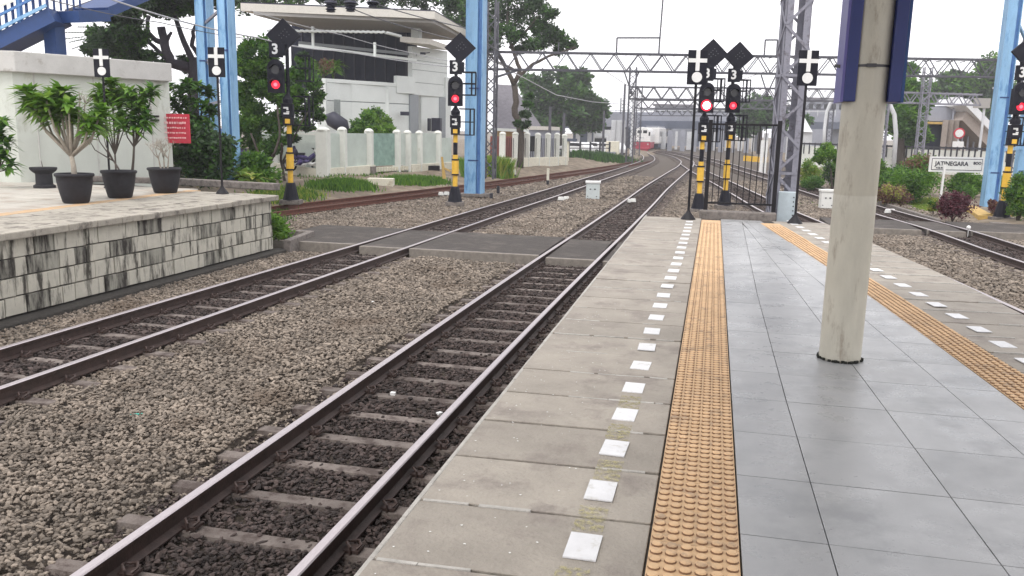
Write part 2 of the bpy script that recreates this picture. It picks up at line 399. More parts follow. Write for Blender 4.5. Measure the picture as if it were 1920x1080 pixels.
def on_cross(X, Y):
    return ((Y > 16.2) & (Y < 20.0) & (X > -9.7) & (X < -1.0)) | ((Y > 24.9) & (Y < 28.1) & (X > 3.9) & (X < 11))
def gen(x0, x1, y0, y1, dens):
    n = int((x1-x0)*(y1-y0)*dens); return RNG.uniform(x0, x1, n), RNG.uniform(y0, y1, n)
light, dark = [], []
for (x0, x1, y0, y1, dens, s) in [(-8.6, -1.1, 1.8, 7, 1500, .0225), (-8.6, -1.1, 7, 12, 1150, .0255), (-8.6, -1.1, 12, 16.4, 800, .030), (-12.5, -1.1, 16.4, 24, 420, .037), (-12, 9.0, 24, 34, 220, .046), (-10.5, 8, 34, 52, 90, .06),
                                  (2.8, 8.3, 7, 16, 650, .031), (2.0, 8.6, 16, 25, 340, .042)]:
    X, Y = gen(x0, x1, y0, y1, dens)
    keep = ~on_cross(X, Y) & ~((X < 2.9) & (X > -1.15) & (Y < 16.6))
    t3 = np.interp(Y, [p[1] for p in T3], [p[0] for p in T3]); keep &= ((t3-X) < 1.5)
    X, Y = X[keep], Y[keep]; ins = near_track(X, Y)
    sc = s*RNG.uniform(.55, 1.3, len(X))*np.where(RNG.random(len(X)) < .06, 1.5, 1)
    bumpy = .035*np.sin(X*1.7+Y*.9)*np.sin(Y*1.3-X*.7)
    t1 = np.interp(Y, [p[1] for p in T1], [p[0] for p in T1]); t2 = np.interp(Y, [p[1] for p in T2], [p[0] for p in T2])
    mid = (X < t1-1.0) & (X > t2+1.0)
    Z = -1.095+RNG.uniform(-.02, .02, len(X))+np.where(mid, .05+bumpy, np.where(ins, .022, .012))
    drk = ins | (np.abs(X-t1) < .95) & (RNG.random(len(X)) < .55) | ((X > t1) & (X < -1.0) & (Y < 16.5))
    slp = np.zeros(len(X), bool)
    for tx, y0_, lim in ((t1, .3, 100), (t2, 2.2, 100)):
        slp |= (np.abs(X-tx) < 1.0) & (np.abs(((Y-y0_+.3) % .6)-.3) < .088) & (RNG.random(len(X)) < .93)
    X, Y, Z, sc, drk, ins = X[~slp], Y[~slp], Z[~slp], sc[~slp], (ins | (np.abs(X-t1) < .95) & (RNG.random(len(X)) < .55) | ((X > t1) & (X < -1.0) & (Y < 16.5)))[~slp], ins[~slp]
    P = np.stack([X, Y, Z], 1)
    light.append((P[~drk], sc[~drk])); dark.append((P[drk], sc[drk]*1.05))
scatter('ballast', np.concatenate([a for a, b in light]), np.concatenate([b for a, b in light]), rocks, 'loose beige grey ballast stones between and beside the tracks')
scatter('dark_ballast', np.concatenate([a for a, b in dark]), np.concatenate([b for a, b in dark]), rocks_dark, 'rust stained dark ballast stones lying between the rails')

# ------------------------------------------------------------------ tracks
PROF = [(-.06, -.15), (.06, -.15), (.06, -.138), (.012, -.118), (.010, -.045), (.033, -.035), (.035, -.008), (.027, 0), (-.027, 0), (-.035, -.008), (-.033, -.035), (-.010, -.045), (-.012, -.118), (-.06, -.138)]
def rail_mb(P, d, z=ZR):
    Q = offs(P, d); m = MB(); n = len(PROF)
    for i, (x, y) in enumerate(Q):
        a = Q[max(i-1, 0)]; b = Q[min(i+1, len(Q)-1)]; t = Vector((b[0]-a[0], b[1]-a[1])).normalized()
        for (u, h) in PROF: m.v.append((x+t.y*u, y-t.x*u, z+h))
    for i in range(len(Q)-1):
        for k in range(n):
            a = i*n+k; b = i*n+(k+1) % n; m.f.append((a, b, b+n, a+n)); m.m.append(1 if k in (6, 7, 8) else 0)
    m.f.append(tuple(range(n-1, -1, -1))); m.m.append(0); return m
sl = MB()
for a, b, z1, z2 in ((-1.0, -.45, 0, 0), (-.45, .45, -.012, -.012), (.45, 1.0, 0, 0)):
    sl.hexa([(a, -.11, -.16), (b, -.11, -.16), (b, .11, -.16), (a, .11, -.16)], [(a, -.062, z1), (b, -.062, z2), (b, .062, z2), (a, .062, z1)])
SLEEPER = sl.mesh('sleeper', A['sleeper'])
ck = MB()
ck.tube([(.0, -.055, -.02), (.0, -.05, .03), (-.035, -.02, .045), (-.055, .02, .03), (-.03, .05, .02), (.02, .045, .035), (.05, .0, .03), (.03, -.03, .01)], .0095, 5)
ck.box((.0, 0, -.005), (.10, .09, .02))
CLIP = ck.mesh('rail_clip', A['rail_rust'])
def track(label, P, y0, y1, mats, sleepers=None, clips=0, z=ZR, extra=None):
    t = thing('railway_track', label, 'railway track', (P[0][0], P[0][1], z-.2))
    for d in (-.5665, .5665): rail_mb(P, d, z).build('rail', mats, t)
    if sleepers:
        y = sleepers[0]; st = MB(); lo = woff(t)
        while y < sleepers[1]:
            x = interp(P, y); a = -head(P, y)
            s = inst('sleeper', SLEEPER, (x, y, z-.152), t, (0, 0, a+random.uniform(-.012, .012)))
            if y < clips:
                for d in (-.5665, .5665):
                    for e in (-1, 1):
                        c = bpy.data.objects.new('rail_clip', CLIP); COL.objects.link(c); c.parent = s
                        c.location = (d+e*.095, 0, .02); c.rotation_euler = (0, 0, 0 if e > 0 else PI)
            y += .6
        if len(sleepers) > 2:
            while y < sleepers[2]:
                x = interp(P, y); st.box((x, y, z-.22), (2, .22, .14), rz=-head(P, y)); y += .6
            tag(st.build('sleeper', A['sleeper'], t), 'far sleepers of the track', kind='stuff')
    return t
track('nearest railway track, running along the left edge of the tiled platform', T1, -4, 150, [A['rail_rust'], A['rail_top']], (.3, 45, 100), 17)
track('railway track with the red and white train, passing the stone walled platform', T2, 0, 150, [A['rail_rust'], A['rail_top']], (2.2, 45, 100), 15)
track('rusty red disused track beside the planted strip and white fence', T3, 12, 82, [A['rail_red'], A['rail_red']])
track('track beyond the gravel right of the platform, beside the station name sign', T4, 4, 120, [A['rail_rust'], A['rail_top']], (8.1, 45, 90), 0)
track('track squeezed against the right platform edge, seen through the black gate', T5, 2, 73, [A['rail_rust'], A['rail_top']], (16.1, 50), 0)
for P, y, s, lab in ((T2, 30.1, .5665, 'cream'), (T1, 29.2, -.5665, 'cream')):
    pass
def joint_box(x, y, label, m='board_white'):
    b = MB(); b.box((x-.1, y-.09, -.97), (.22, .16, .13), top=.8); b.box((x+.07, y+.16, -.97), (.22, .16, .13), top=.8)
    tag(b.build('rail_joint_box', A[m], bevel=.01), label, 'joint box')
q = G(1057, 371, -.95); joint_box(q.x, q.y, 'small cream boxes on the rail just left of the grey cabinet')
q = G(1183, 375, -.95); joint_box(q.x, q.y, 'small cream boxes on the nearest track right of the grey cabinet')
q = G(832, 362, -.95); joint_box(q.x, q.y, 'small cream boxes on the rusty track left of the signal')
q = G(1670, 393, -.92); joint_box(q.x, q.y, 'small pinkish boxes on the rail beside the purple shrub')
# pedestrian crossings, laid between the rails
def crossing(label, blocks, y0, y1):
    t = thing('track_crossing', label, 'crossing', ((blocks[0][0]+blocks[-1][1])/2, y0, -1.1)); t['kind'] = 'structure'
    for (a, b, dy, zz) in blocks:
        m = MB(); m.prism([(a, y0+dy), (b, y0+dy), (b, y1+dy), (a, y1+dy)], -1.13, zz, 0)
        m.prism([(a, y0+dy-.12), (b, y0+dy-.12), (b, y0+dy-.002), (a, y0+dy-.002)], -1.13, zz+.004, 1)
        o = m.build('crossing_slab', [A['asphalt'], A['crossing_edge']], t, bevel=.012)
    return t
def cb(P, y, s): return interp(P, y)+s
y = 17.6
crossing('dark asphalt foot crossing over the two tracks left of the platform',
  [(-9.5, cb(T2, y, -.66), .25, -.915), (cb(T2, y, -.49), cb(T2, y, .49), .1, -.925), (cb(T2, y, .66), cb(T1, y, -.66), .0, -.905), (cb(T1, y, -.49), cb(T1, y, .49), -.1, -.925), (cb(T1, y, .66), -1.14, -.15, -.93)], 16.45, 19.5)
y = 26.5
crossing('concrete foot crossing over the tracks right of the round column',
  [(2.0+1.5, cb(T4, y, -.66), -.1, -.915), (cb(T4, y, -.49), cb(T4, y, .49), 0, -.925), (cb(T4, y, .66), 11.5, .1, -.905)], 25.2, 27.9)

# ------------------------------------------------------------------ the main platform
TACL = [(-.131, 2.77), (-.057, 15.95)]; TACR = [(.203, 2.86), (.285, 15.95)]
LA = [(.54, 3.1), (.535, 5.0), (.55, 8.5), (.65, 15.0)]; LB = [(1.145, 3.1), (1.065, 5.6), (.93, 9.5), (.80, 12.5), (.66, 15.8)]
LC = [(1.70, 3.2), (1.57, 5.2), (1.41, 7.4), (1.16, 10.55), (.81, 14.9)]
RL = [(1.97, 3.5), (1.88, 5.32), (1.66, 8.8), (1.49, 10.9), (1.02, 16.03)]; RR = [(2.31, 3.5), (2.19, 5.5), (1.81, 9.87), (1.19, 16.1)]
RE = [(3.08, 2), (2.98, 6), (2.86, 8.44), (2.74, 10.5), (2.52, 12.81), (2.15, 16.15)]
def ext(P, y):
    if y < P[0][1]:
        (x0, y0), (x1, y1) = P[0], P[1]; return x0+(x1-x0)*(y-y0)/(y1-y0)
    if y > P[-1][1]:
        (x0, y0), (x1, y1) = P[-2], P[-1]; return x0+(x1-x0)*(y-y0)/(y1-y0)
    return interp(P, y)
YE = 16.15
plat = thing('station_platform', 'raised station platform with grey tiles and yellow tactile strips', None, (0, 8, 0)); plat['kind'] = 'structure'
body = MB(); ysb = [-6, 0, 4, 8, 10, 12, 14, YE]
poly = [(-1.03, yy) for yy in ysb][::-1]+[(ext(RE, yy)-.07, yy) for yy in ysb]
body.prism(poly, -1.3, -.075); body.build('platform_base', A['kerb'], plat)
bed = MB().prism([(-1.06, -6), (3.1, -6), (2.9, 6), (2.76, 10), (2.05, YE-.02), (-1.06, YE-.02)], -.074, -.014)
bed.build('joint_bed', A['joint_dirt'], plat)
# concrete edge slabs, left
y = .6-.04; k = 0; PLATE = MB().box((0, 0, .001), (.122, .20, .006)).mesh('white_plate', A['white_plate'])
PATCH = MB().add([(-.06, -.12, .0034), (.06, -.12, .0034), (.06, .12, .0034), (-.06, .12, .0034)], [(0, 1, 2, 3)]).mesh('paint_patch', A['old_paint'])
MX = [(-.37, 2.9), (-.345, 8), (-.30, 10.2), (-.265, 14.6)]
while y < YE-.1:
    y1 = min(y+.518, YE); g = .006; j = [random.uniform(-.006, .006) for _ in range(4)]; dz = random.uniform(-.004, .003)
    xr = ext(TACL, y)-.008; xr1 = ext(TACL, y1)-.008; e0 = -1.10+random.uniform(-.006, .006)
    g = .009; q0 = [(e0, y+g+j[0]), (xr, y+g+.03+j[1]), (xr1, y1-g+.03), (e0, y1-g)]
    m = MB(); n = 10                        # front edge slightly chipped
    fr = [(q0[0][0]+(q0[1][0]-q0[0][0])*i/n, q0[0][1]+(q0[1][1]-q0[0][1])*i/n+abs(random.gauss(0, .0035))) for i in range(n+1)]
    m.prism(fr+[q0[2], q0[3]], -.073, dz, 0); m.build('concrete_slab', A['concrete_slab'], plat, bevel=.004)
    if y > 2.0:
        cx = interp(MX, y+.27); inst('white_plate', PLATE, (cx, y+.285, .003+dz*0), plat, (0, 0, -.02+random.uniform(-.03, .03)))
        if y < 4.4: inst('paint_patch', PATCH, (cx+random.uniform(-.01, .01), y+.26+.26, .0005), plat)
    y = y1; k += 1
nos = MB()
for i in range(34):
    a = -.5+i*.5; nos.box((-1.112, a+.25, -.06+random.uniform(-.004, .004)), (.024, .496, .10))
nos.build('edge_nosing', A['concrete_edge'], plat, bevel=.005)
# right concrete slabs
y = 2.0; k = 0; RM = [(2.33, 5.5), (2.29, 6.71), (2.25, 7.69), (2.12, 9.21), (2.0, 10.71), (1.66, 14.69), (1.55, 15.8)]
rt = .0
while y < YE-.15:
    y1 = min(y+.518, YE); m = MB(); g = .007; dz = random.uniform(-.008, .002); tilt = .06
    a0, a1 = ext(RR, y)+.02, ext(RR, y1)+.02; b0, b1 = ext(RE, y), ext(RE, y1)
    m.prism([(a0, y+g), (b0, y+g+tilt), (b1, y1-g+tilt), (a1, y1-g)], -.073, dz); m.build('concrete_slab', A['concrete_slab'], plat, bevel=.004)
    if y > 5:
        inst('white_plate', PLATE, (interp(RM, y+.25), y+.28, .003), plat, (0, 0, .16))
    y = y1
ch = MB(); cr = random.Random(21)
for i in range(190):
    x = -1.06+abs(cr.gauss(0, .33)); y_ = cr.uniform(2.3, 8.5)
    if x > -.16: continue
    s_ = cr.uniform(.002, .0055); a_ = cr.uniform(0, 6.28)
    ch.add([(x+s_*math.cos(a_+k_)*(1.5 if k_ < 2 else .8), y_+s_*math.sin(a_+k_), .0032) for k_ in (0, 1.3, 2.6, 4.2)], [(0, 1, 2, 3)])
tag(ch.build('lime_chips', A['white_paint'], plat), None, kind='stuff')
# white joint pointing that catches the light on the right slabs
jp = MB(); y = 2.0
while y < YE-.2:
    a0, b0 = ext(RR, y)+.05, ext(RE, y)-.03
    x = a0
    while x < b0:
        x2 = min(x+random.uniform(.15, .4), b0)
        if random.random() < .85:
            t0 = (x-a0)/(b0-a0)*.06; t2 = (x2-a0)/(b0-a0)*.06
            jp.hexa([(x, y+t0-.012, -.03), (x2, y+t2-.012, -.03), (x2, y+t2+.014, -.03), (x, y+t0+.014, -.03)], [(x, y+t0-.008, .007), (x2, y+t2-.008, .007), (x2, y+t2+.010, .007), (x, y+t0+.010, .007)])
        x = x2+.01
    y += .518
jp.build('joint_mortar', A['concrete_edge'], plat)
jp = MB(); y = .6-.04
while y < YE-.2:
    x = -1.08
    while x < -.17:
        x2 = min(x+random.uniform(.08, .3), -.17)
        if random.random() < .5:
            f0 = (x+1.08)/.95*.03; f2 = (x2+1.08)/.95*.03; w0, w1 = random.uniform(.004, .016), random.uniform(.004, .016)
            jp.hexa([(x, y+f0-w0, -.03), (x2, y+f2-w1, -.03), (x2, y+f2+w0*.6, -.03), (x, y+f0+w1*.6, -.03)], [(x, y+f0-w0, .0035), (x2, y+f2-w1, .0035), (x2, y+f2+w0*.6, .0035), (x, y+f0+w1*.6, .0035)])
        x = x2+random.uniform(.0, .05)
    y += .518
jp.build('joint_mortar', A['concrete_edge'], plat)
# granite tiles
cols = [(TACR, LA), (LA, LB), (LB, LC), (LC, RL)]
y = 3.19-.6*3
while y < 16.0:
    y1 = min(y+.6, YE-.02)
    for ci, (Pa, Pb) in enumerate(cols):
        sh = 0
        g = .0022; o0 = .012 if ci > 0 else 0
        a0, a1, b0, b1 = ext(Pa, y)+g, ext(Pa, y1)+g, ext(Pb, y)-g, ext(Pb, y1)-g
        if ci == 0: a0 += .004; a1 += .004
        if ci == 3: b0 -= .004; b1 -= .004
        if b1-a1 < .03: b1 = a1+.01
        if b0-a0 < .03: continue
        m = MB(); m.prism([(a0, y+g+sh), (b0, y+g+sh), (b1, y1-g+sh), (a1, y1-g+sh)], -.013, -.0005+random.uniform(-.0006, .0006))
        m.build('tile', A['granite_tile'], plat, bevel=.0015)
    y = y1
# tactile strips: studded tiles
def tactile(mode):
    m = MB(); m.box((0, 0, -.005), (.328, .2945, .012))
    if mode == 'dots':
        for i in range(6):
            for j in range(5):
                cx = -.137+i*.0548; cy = -.1176+j*.0588; n = 10; b = len(m.v)
                for r, z in ((.0225, .0015), (.0205, .008), (.0155, .013)):
                    for t in range(n): m.v.append((cx+r*1.04*math.cos(2*PI*t/n), cy+r*math.sin(2*PI*t/n), z))
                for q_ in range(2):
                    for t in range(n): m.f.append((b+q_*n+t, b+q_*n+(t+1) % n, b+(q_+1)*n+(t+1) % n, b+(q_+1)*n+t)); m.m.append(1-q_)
                m.f.append(tuple(b+2*n+t for t in range(n))); m.m.append(0)
    else:
        for i in range(5): m.box((-.125+i*.0625, 0, .0035), (.03, .26, .005), top=.85)
    return m.mesh('tactile_tile', [A['tactile'], A['stud_shade']])
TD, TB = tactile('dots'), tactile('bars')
def strip(PL, PR, y0, y1):
    y = y0; cnt = 0
    while y < y1:
        cx = (ext(PL, y+.15)+ext(PR, y+.15))/2; wv = ext(PR, y+.15)-ext(PL, y+.15)
        a = -math.atan2(ext(PL, y+.3)-ext(PL, y), .3)
        inst('tactile_tile', TB if y > y1-.5 else TD, (cx, y+.15, random.uniform(-.0005, .0008)), plat, (0, 0, a), (max(.9, wv*.99/.328) if wv > .2 else 1, 1, 1))
        y += .2975; cnt += 1
strip(TACL, TACR, 1.55, 15.7); strip(RL, RR, 3.2, 15.4)
# kerb and black gate at the platform end
kb = MB(); kb.box((.59, 16.36, .035), (1.40, .30, .2))
tag(kb.build('stone_kerb', A['kerb'], bevel=.02), 'low rough stone kerb under the black gate at the platform end', 'kerb')
gt = thing('metal_gate', 'black barred metal gate closing off the platform end', 'gate', (.74, 16.5, .13))
for x in (.0, 1.245): MB().box((x, 16.5, .97), (.075, .075, 1.7)).build('gate_post', A['black_paint'], gt)
for z in (.27, 1.74): MB().box((.62, 16.5, z), (1.17, .03, .035)).build('rail_bar', A['black_paint'], gt)
for i in range(10): MB().tube([(.11+i*.113, 16.5, .25), (.11+i*.113, 16.5, 1.73)], .0095, 6).build('bar', A['black_paint'], gt)

# ------------------------------------------------------------------ round column and board
colm = thing('platform_column', 'round cream column standing on the grey tiled platform', 'column', (.99, 6.14, 0))
prof = [(.142, 0)]+[(.140-.001*(z/3.5), z) for z in (.02, .5, 1.0)]+[(.1395, 1.148), (.1375, 1.153), (.139, 1.158)]+[(.139, z) for z in (1.6, 2.2, 3.0, 3.55)]
MB().lathe((.99, 6.14, 0), prof, 48).build('shaft', A['column_paint'], colm, smooth=True)
rg = MB()
for i in range(60):
    t = 2*PI*i/60; r = .140+random.uniform(0, .008)
    if random.random() < .72: rg.box((.99+r*math.cos(t), 6.14+r*math.sin(t), .006), (.018, .02, .012+random.uniform(0, .014)), rz=t)
rg.build('sealant', A['black_rag'], colm)
bd = thing('sign_board', 'dark blue sign board strapped to the upper half of the round column', 'board', (.99, 6.2, 1.77))
b = MB(); b.box((1.015, 6.32, 2.65), (.36, .05, 1.76)); b.build('panel', A['blue_board'], bd, bevel=.004)
for s in (-1, 1):
    m = MB(); m.box((1.015+s*.138, 6.16, 2.65), (.075, .30, 1.76)); m.build('side_flange', A['blue_board'], bd, bevel=.006)
    m = MB(); m.box((1.015+s*.185, 6.17, 2.65), (.018, .31, 1.765)); m.build('edge_trim', A['blue_board_edge' if s < 0 else 'blue_deep'], bd)
for z in (2.0, 2.545):
    m = MB(); m.lathe((.99, 6.14, z), [(.1445, -.008), (.1445, .008)], 32)
    for s in (-1, 1): m.bar((.99+s*.14, 6.13, z), (.99+s*.2, 6.18, z+.01), .012, .022)
    m.box((.99, 5.99, z), (.06, .02, .022)); m.build('strap', A['steel_dark'], bd)
cn = thing('platform_canopy', 'flat roof over the near end of the tiled platform', 'roof', (.9, 0, 3.55))
MB().box((.9, -1.5, 3.68), (3.4, 17.5, .22)).build('roof_deck', A['soffit'], cn)
for i in range(6): MB().box((.9, -9+i*3.3, 3.5), (3.3, .12, .14)).build('beam', A['blue_steel'], cn)
# ------------------------------------------------------------------ left platform with stone wall
ZL = .12; XW = -8.78
lp = thing('stone_platform', 'old platform with block wall on the far side of the train track', None, (-12, 10, -.3)); lp['kind'] = 'structure'
MB().prism([(-20, 2), (XW-.06, 2), (XW-.06, 15.9), (-10.2, 16.9), (-20, 20.5)], -1.3, ZL-.1).build('platform_base', A['joint_dirt'], lp)
def blockmat(name, col, streak, lo, hi):
    m = bpy.data.materials.new(name); m.use_nodes = True; nt = m.node_tree; N = nt.nodes; L = nt.links; b = N['Principled BSDF']
    b.inputs['Roughness'].default_value = .85
    geo = N.new('ShaderNodeNewGeometry'); mp = N.new('ShaderNodeMapping'); mp.inputs['Scale'].default_value = (5, 5, .9); L.new(geo.outputs['Position'], mp.inputs[0])
    n = N.new('ShaderNodeTexNoise'); n.inputs['Scale'].default_value = 1.5; n.inputs['Detail'].default_value = 9; n.inputs['Roughness'].default_value = .68; L.new(mp.outputs[0], n.inputs['Vector'])
    oi = N.new('ShaderNodeObjectInfo'); ad = N.new('ShaderNodeMath'); ad.operation = 'MULTIPLY_ADD'; L.new(oi.outputs['Random'], ad.inputs[0]); ad.inputs[1].default_value = .045; L.new(n.outputs[0], ad.inputs[2])
    r = N.new('ShaderNodeMapRange'); r.inputs[1].default_value = lo; r.inputs[2].default_value = hi; L.new(ad.outputs[0], r.inputs[0])
    n2 = N.new('ShaderNodeTexNoise'); n2.inputs['Scale'].default_value = 7; n2.inputs['Detail'].default_value = 5; L.new(geo.outputs['Position'], n2.inputs['Vector'])
    m2 = N.new('ShaderNodeMix'); m2.data_type = 'RGBA'; m2.inputs[6].default_value = (*[c*.78 for c in col], 1); m2.inputs[7].default_value = (*[c*1.15 for c in col], 1); L.new(n2.outputs[0], m2.inputs[0])
    mx_ = N.new('ShaderNodeMix'); mx_.data_type = 'RGBA'; L.new(r.outputs[0], mx_.inputs[0]); L.new(m2.outputs[2], mx_.inputs[6]); mx_.inputs[7].default_value = (*streak, 1)
    L.new(mx_.outputs[2], b.inputs['Base Color'])
    bp = N.new('ShaderNodeBump'); bp.inputs['Strength'].default_value = .35; bp.inputs['Distance'].default_value = .02; L.new(n2.outputs[0], bp.inputs['Height']); L.new(bp.outputs[0], b.inputs['Normal'])
    MAT[name] = m
blockmat('wall_block', (.54, .515, .44), (.06, .055, .045), .53, .66)
blockmat('wall_block_dark', (.34, .33, .28), (.035, .03, .026), .44, .60)
ZB0 = -1.0; hh = (.015-ZB0)/4
rnd = random.Random(5)
for r in range(4):
    y = 4.6+rnd.uniform(0, .3); z0 = ZB0+r*hh
    while y < 15.88:
        L_ = rnd.choice([.2, .24, .3, .36, .42, .5, .58, .62]); y1 = min(y+L_, 15.88)
        if 15.88-y1 < .16: y1 = 15.88
        m = MB(); px_ = rnd.uniform(-.006, .012); j = [rnd.uniform(-.006, .006) for _ in range(4)]
        m.hexa([(XW-.10, y+.008, z0+.010), (XW-.10, y1-.008, z0+.010), (XW-.10, y1-.008, z0+hh-.008), (XW-.10, y+.008, z0+hh-.008)],
               [(XW+px_, y+.008+j[0], z0+.010+j[1]), (XW+px_, y1-.008+j[2], z0+.010+j[3]), (XW+px_, y1-.008+j[0], z0+hh-.008+j[2]), (XW+px_, y+.008+j[1], z0+hh-.008+j[3])])
        dk = rnd.random() < .13
        m.build('wall_block', A['wall_block_dark' if dk else 'wall_block'], lp, bevel=.006); y = y1
for r in range(4):    # end face of the wall
    z0 = ZB0+r*hh
    for a, b in ((-.10, -.5), (-.5, -.95), (-.95, -1.4)):
        MB().box((XW+(a+b)/2, 15.94, z0+hh/2), (.42, .10, hh-.016)).build('wall_block', A['wall_block'], lp, bevel=.006)
ft = MB(); ft.prism([(XW-.1, 4), (XW+.26, 4), (XW+.22, 16.2), (XW-.1, 16.2)], -1.3, -1.02); ft.prism([(XW+.265, 4), (XW+.62, 4), (XW+.40, 16.1), (XW+.225, 16.1)], -1.3, -1.085)
ft.build('wall_footing', A['joint_dirt'], lp, bevel=.02)
mat('coping', (.36, .33, .28), .85, var=.22, scale=5, bump=.4, rnd=.1, dirt=(.13, .115, .10), dscale=4, damt=.5)
mat('paving_pale', (.47, .44, .39), .8, var=.12, scale=2, dirt=(.36, .30, .25), dscale=1.5, damt=.5, rnd=.06)
mat('paving_line', (.50, .34, .20), .8, var=.12, scale=4, dirt=(.40, .33, .26), dscale=3, damt=.4, rnd=.05)
y = 3.0
while y < 15.9:
    y1 = min(y+rnd.uniform(.45, .62), 16.0); fr = XW+.13
    m = MB(); m.prism([(XW-.55, y+.004), (fr+rnd.uniform(-.02, .01), y+.004), (fr+rnd.uniform(-.02, .01), (y+y1)/2), (fr+rnd.uniform(-.02, .01), y1-.004), (XW-.55, y1-.004)], .02, ZL+rnd.uniform(-.006, .006))
    m.build('coping_slab', A['coping'], lp, bevel=.015); y = y1
OL = [G(0, 402, ZL), G(400, 352, ZL)]
def ol(y): return OL[0].x+(OL[1].x-OL[0].x)*(y-OL[0].y)/(OL[1].y-OL[0].y)
y = 3.0
while y < 16.4:
    y1 = y+.6
    for k, (a, b, mt) in enumerate(((XW-.556, XW-1.16, 'coping'), (XW-1.164, ol(y+.3)+.15, 'coping'), (ol(y+.3)+.146, ol(y+.3)-.15, 'paving_line'))):
        yy1 = min(y1, 16.15+k*.15)
        if a-b > .02 and yy1 > y+.1: MB().prism([(b, y+.003), (a, y+.003), (a, yy1-.003), (b, yy1-.003)], .02, ZL-.003+rnd.uniform(-.002, .002)).build('paving_slab', A[mt], lp)
    x = ol(y+.3)-.154
    while x > -18.2:
        MB().prism([(x-.98, y+.003), (x-.004, y+.003), (x-.004, y1-.003), (x-.98, y1-.003)], .02, ZL-.004+rnd.uniform(-.002, .002)).build('paving_slab', A['paving_pale'], lp); x -= .985
    y = y1
bk = MB(); P0 = G(330, 343, ZL); P1 = G(520, 352, ZL)
bk.bar((P0.x, P0.y, ZL+.04), (P1.x, P1.y, ZL+.02), .25, .16); bk.bar((P0.x, P0.y, ZL+.04), (P0.x-3, P0.y-.3, ZL+.04), .22, .14)
tag(bk.build('garden_kerb', A['kerb'], bevel=.02), 'long low kerb behind the potted plants at the edge of the garden', 'kerb')
# ------------------------------------------------------------------ long white building on the left
lb = thing('flat_roofed_building', 'long low off white building with flat fascia behind the potted plants', 'building', (-16, 19, ZL))
b1 = G(326, 333, ZL); b0 = G(40, 342, ZL); d = (b0-b1).normalized(); bl = b0+Vector((-2.0, -.6, 0)); nrm = Vector((-d.y, d.x, 0))
if nrm.x > 0: nrm = -nrm
def wallpoly(a, b, z0, z1, th, nv=None):
    n_ = Vector((-(b-a).y, (b-a).x, 0)).normalized() if nv is None else nv
    return [(a.x, a.y), (b.x, b.y), (b.x+n_.x*th, b.y+n_.y*th), (a.x+n_.x*th, a.y+n_.y*th)]
bk_ = nrm*5
MB().prism([(b1.x, b1.y), (b1.x+bk_.x, b1.y+bk_.y), (bl.x+bk_.x-3, bl.y+bk_.y), (bl.x, bl.y), (b0.x, b0.y)], ZL-.3, 2.9).build('wall', A['white_wall'], lb)
o_ = -nrm*.2; e_ = d*.01
fz0, fz1 = 2.62, 3.08
MB().prism([(b1.x+o_.x+e_.x, b1.y+o_.y+e_.y), (b1.x+bk_.x+e_.x, b1.y+bk_.y+e_.y), (bl.x+bk_.x-3.2, bl.y+bk_.y), (bl.x+o_.x-.1, bl.y+o_.y-.1), (b0.x+o_.x, b0.y+o_.y)], fz0, fz1).build('fascia', A['fascia'], lb, bevel=.02)
for f in (.12, .48, .86):
    p = b0+(b1-b0)*f; q = p-nrm*.008; MB().bar((q.x, q.y, ZL), (q.x, q.y, 2.7), .02, .02).build('wall_seam', A['fascia'], lb)
for px in (226, 234, 241, 286, 291, 297):
    t_ = (px-40)/286; p = b0+(b1-b0)*t_-nrm*.03
    for zz in (1.72, 1.62): MB().box((p.x, p.y, zz), (.06, .07, .05)).build('vent_hole', A['black_paint'], lb)
# ------------------------------------------------------------------ plants
def leaves(m, pts, size, rng, mi=0, up=.3, long=1.8, droop=0.0):
    """leaf quads at the points: random directions"""
    n = len(pts); pts = np.asarray(pts)
    d = rng.normal(size=(n, 3)); d[:, 2] = d[:, 2]*.6+up-droop; d /= np.linalg.norm(d, axis=1)[:, None]
    s = np.cross(d, rng.normal(size=(n, 3))); s /= np.linalg.norm(s, axis=1)[:, None]
    sz = size*rng.uniform(.6, 1.3, n)[:, None]
    a = pts; b = pts+d*sz*long*.5+s*sz*.42; c = pts+d*sz*long; e = pts+d*sz*long*.5-s*sz*.42
    base = len(m.v); Q = np.stack([a, b, c, e], 1).reshape(-1, 3)
    m.v += [tuple(p) for p in Q.tolist()]; m.f += [(base+4*i, base+4*i+1, base+4*i+2, base+4*i+3) for i in range(n)]
    m.m += [mi]*n if isinstance(mi, int) else list(mi)
def clump_pts(c, r, n, rng, shell=.45):
    d = rng.normal(size=(n, 3)); d /= np.linalg.norm(d, axis=1)[:, None]
    rad = (shell+(1-shell)*rng.random(n)**.6)[:, None]
    rr = np.array(r if hasattr(r, '__len__') else (r, r, r))
    return np.asarray(c)+d*rad*rr*(1+.22*np.sin(d[:, :1]*7+d[:, 1:2]*5))
SEED = [100]
def foliage(clumps, size, mats, long=1.8, up=.3):
    SEED[0] += 1; rng = np.random.default_rng(SEED[0]); m = MB(); k = len(mats)
    for c, r, n in clumps:
        pts = clump_pts(c, r, n, rng); base_mi = rng.integers(0, k)
        mi = np.where(rng.random(n) < .65, base_mi, rng.integers(0, k, n)); leaves(m, pts, size, rng, mi.tolist(), up, long)
    return m
def sub_clumps(c, r, n, per, rng, fr=.38):
    """an uneven crown: many small clumps through a volume"""
    rr = np.array(r if hasattr(r, '__len__') else (r, r, r)); out = []
    for i in range(n):
        d = rng.normal(size=3); d /= np.linalg.norm(d); q = np.asarray(c)+d*rr*rng.random()**.45*.85
        out.append((q, rr.mean()*fr*rng.uniform(.6, 1.25), int(1.9*per*rng.uniform(.6, 1.4))))
    return out
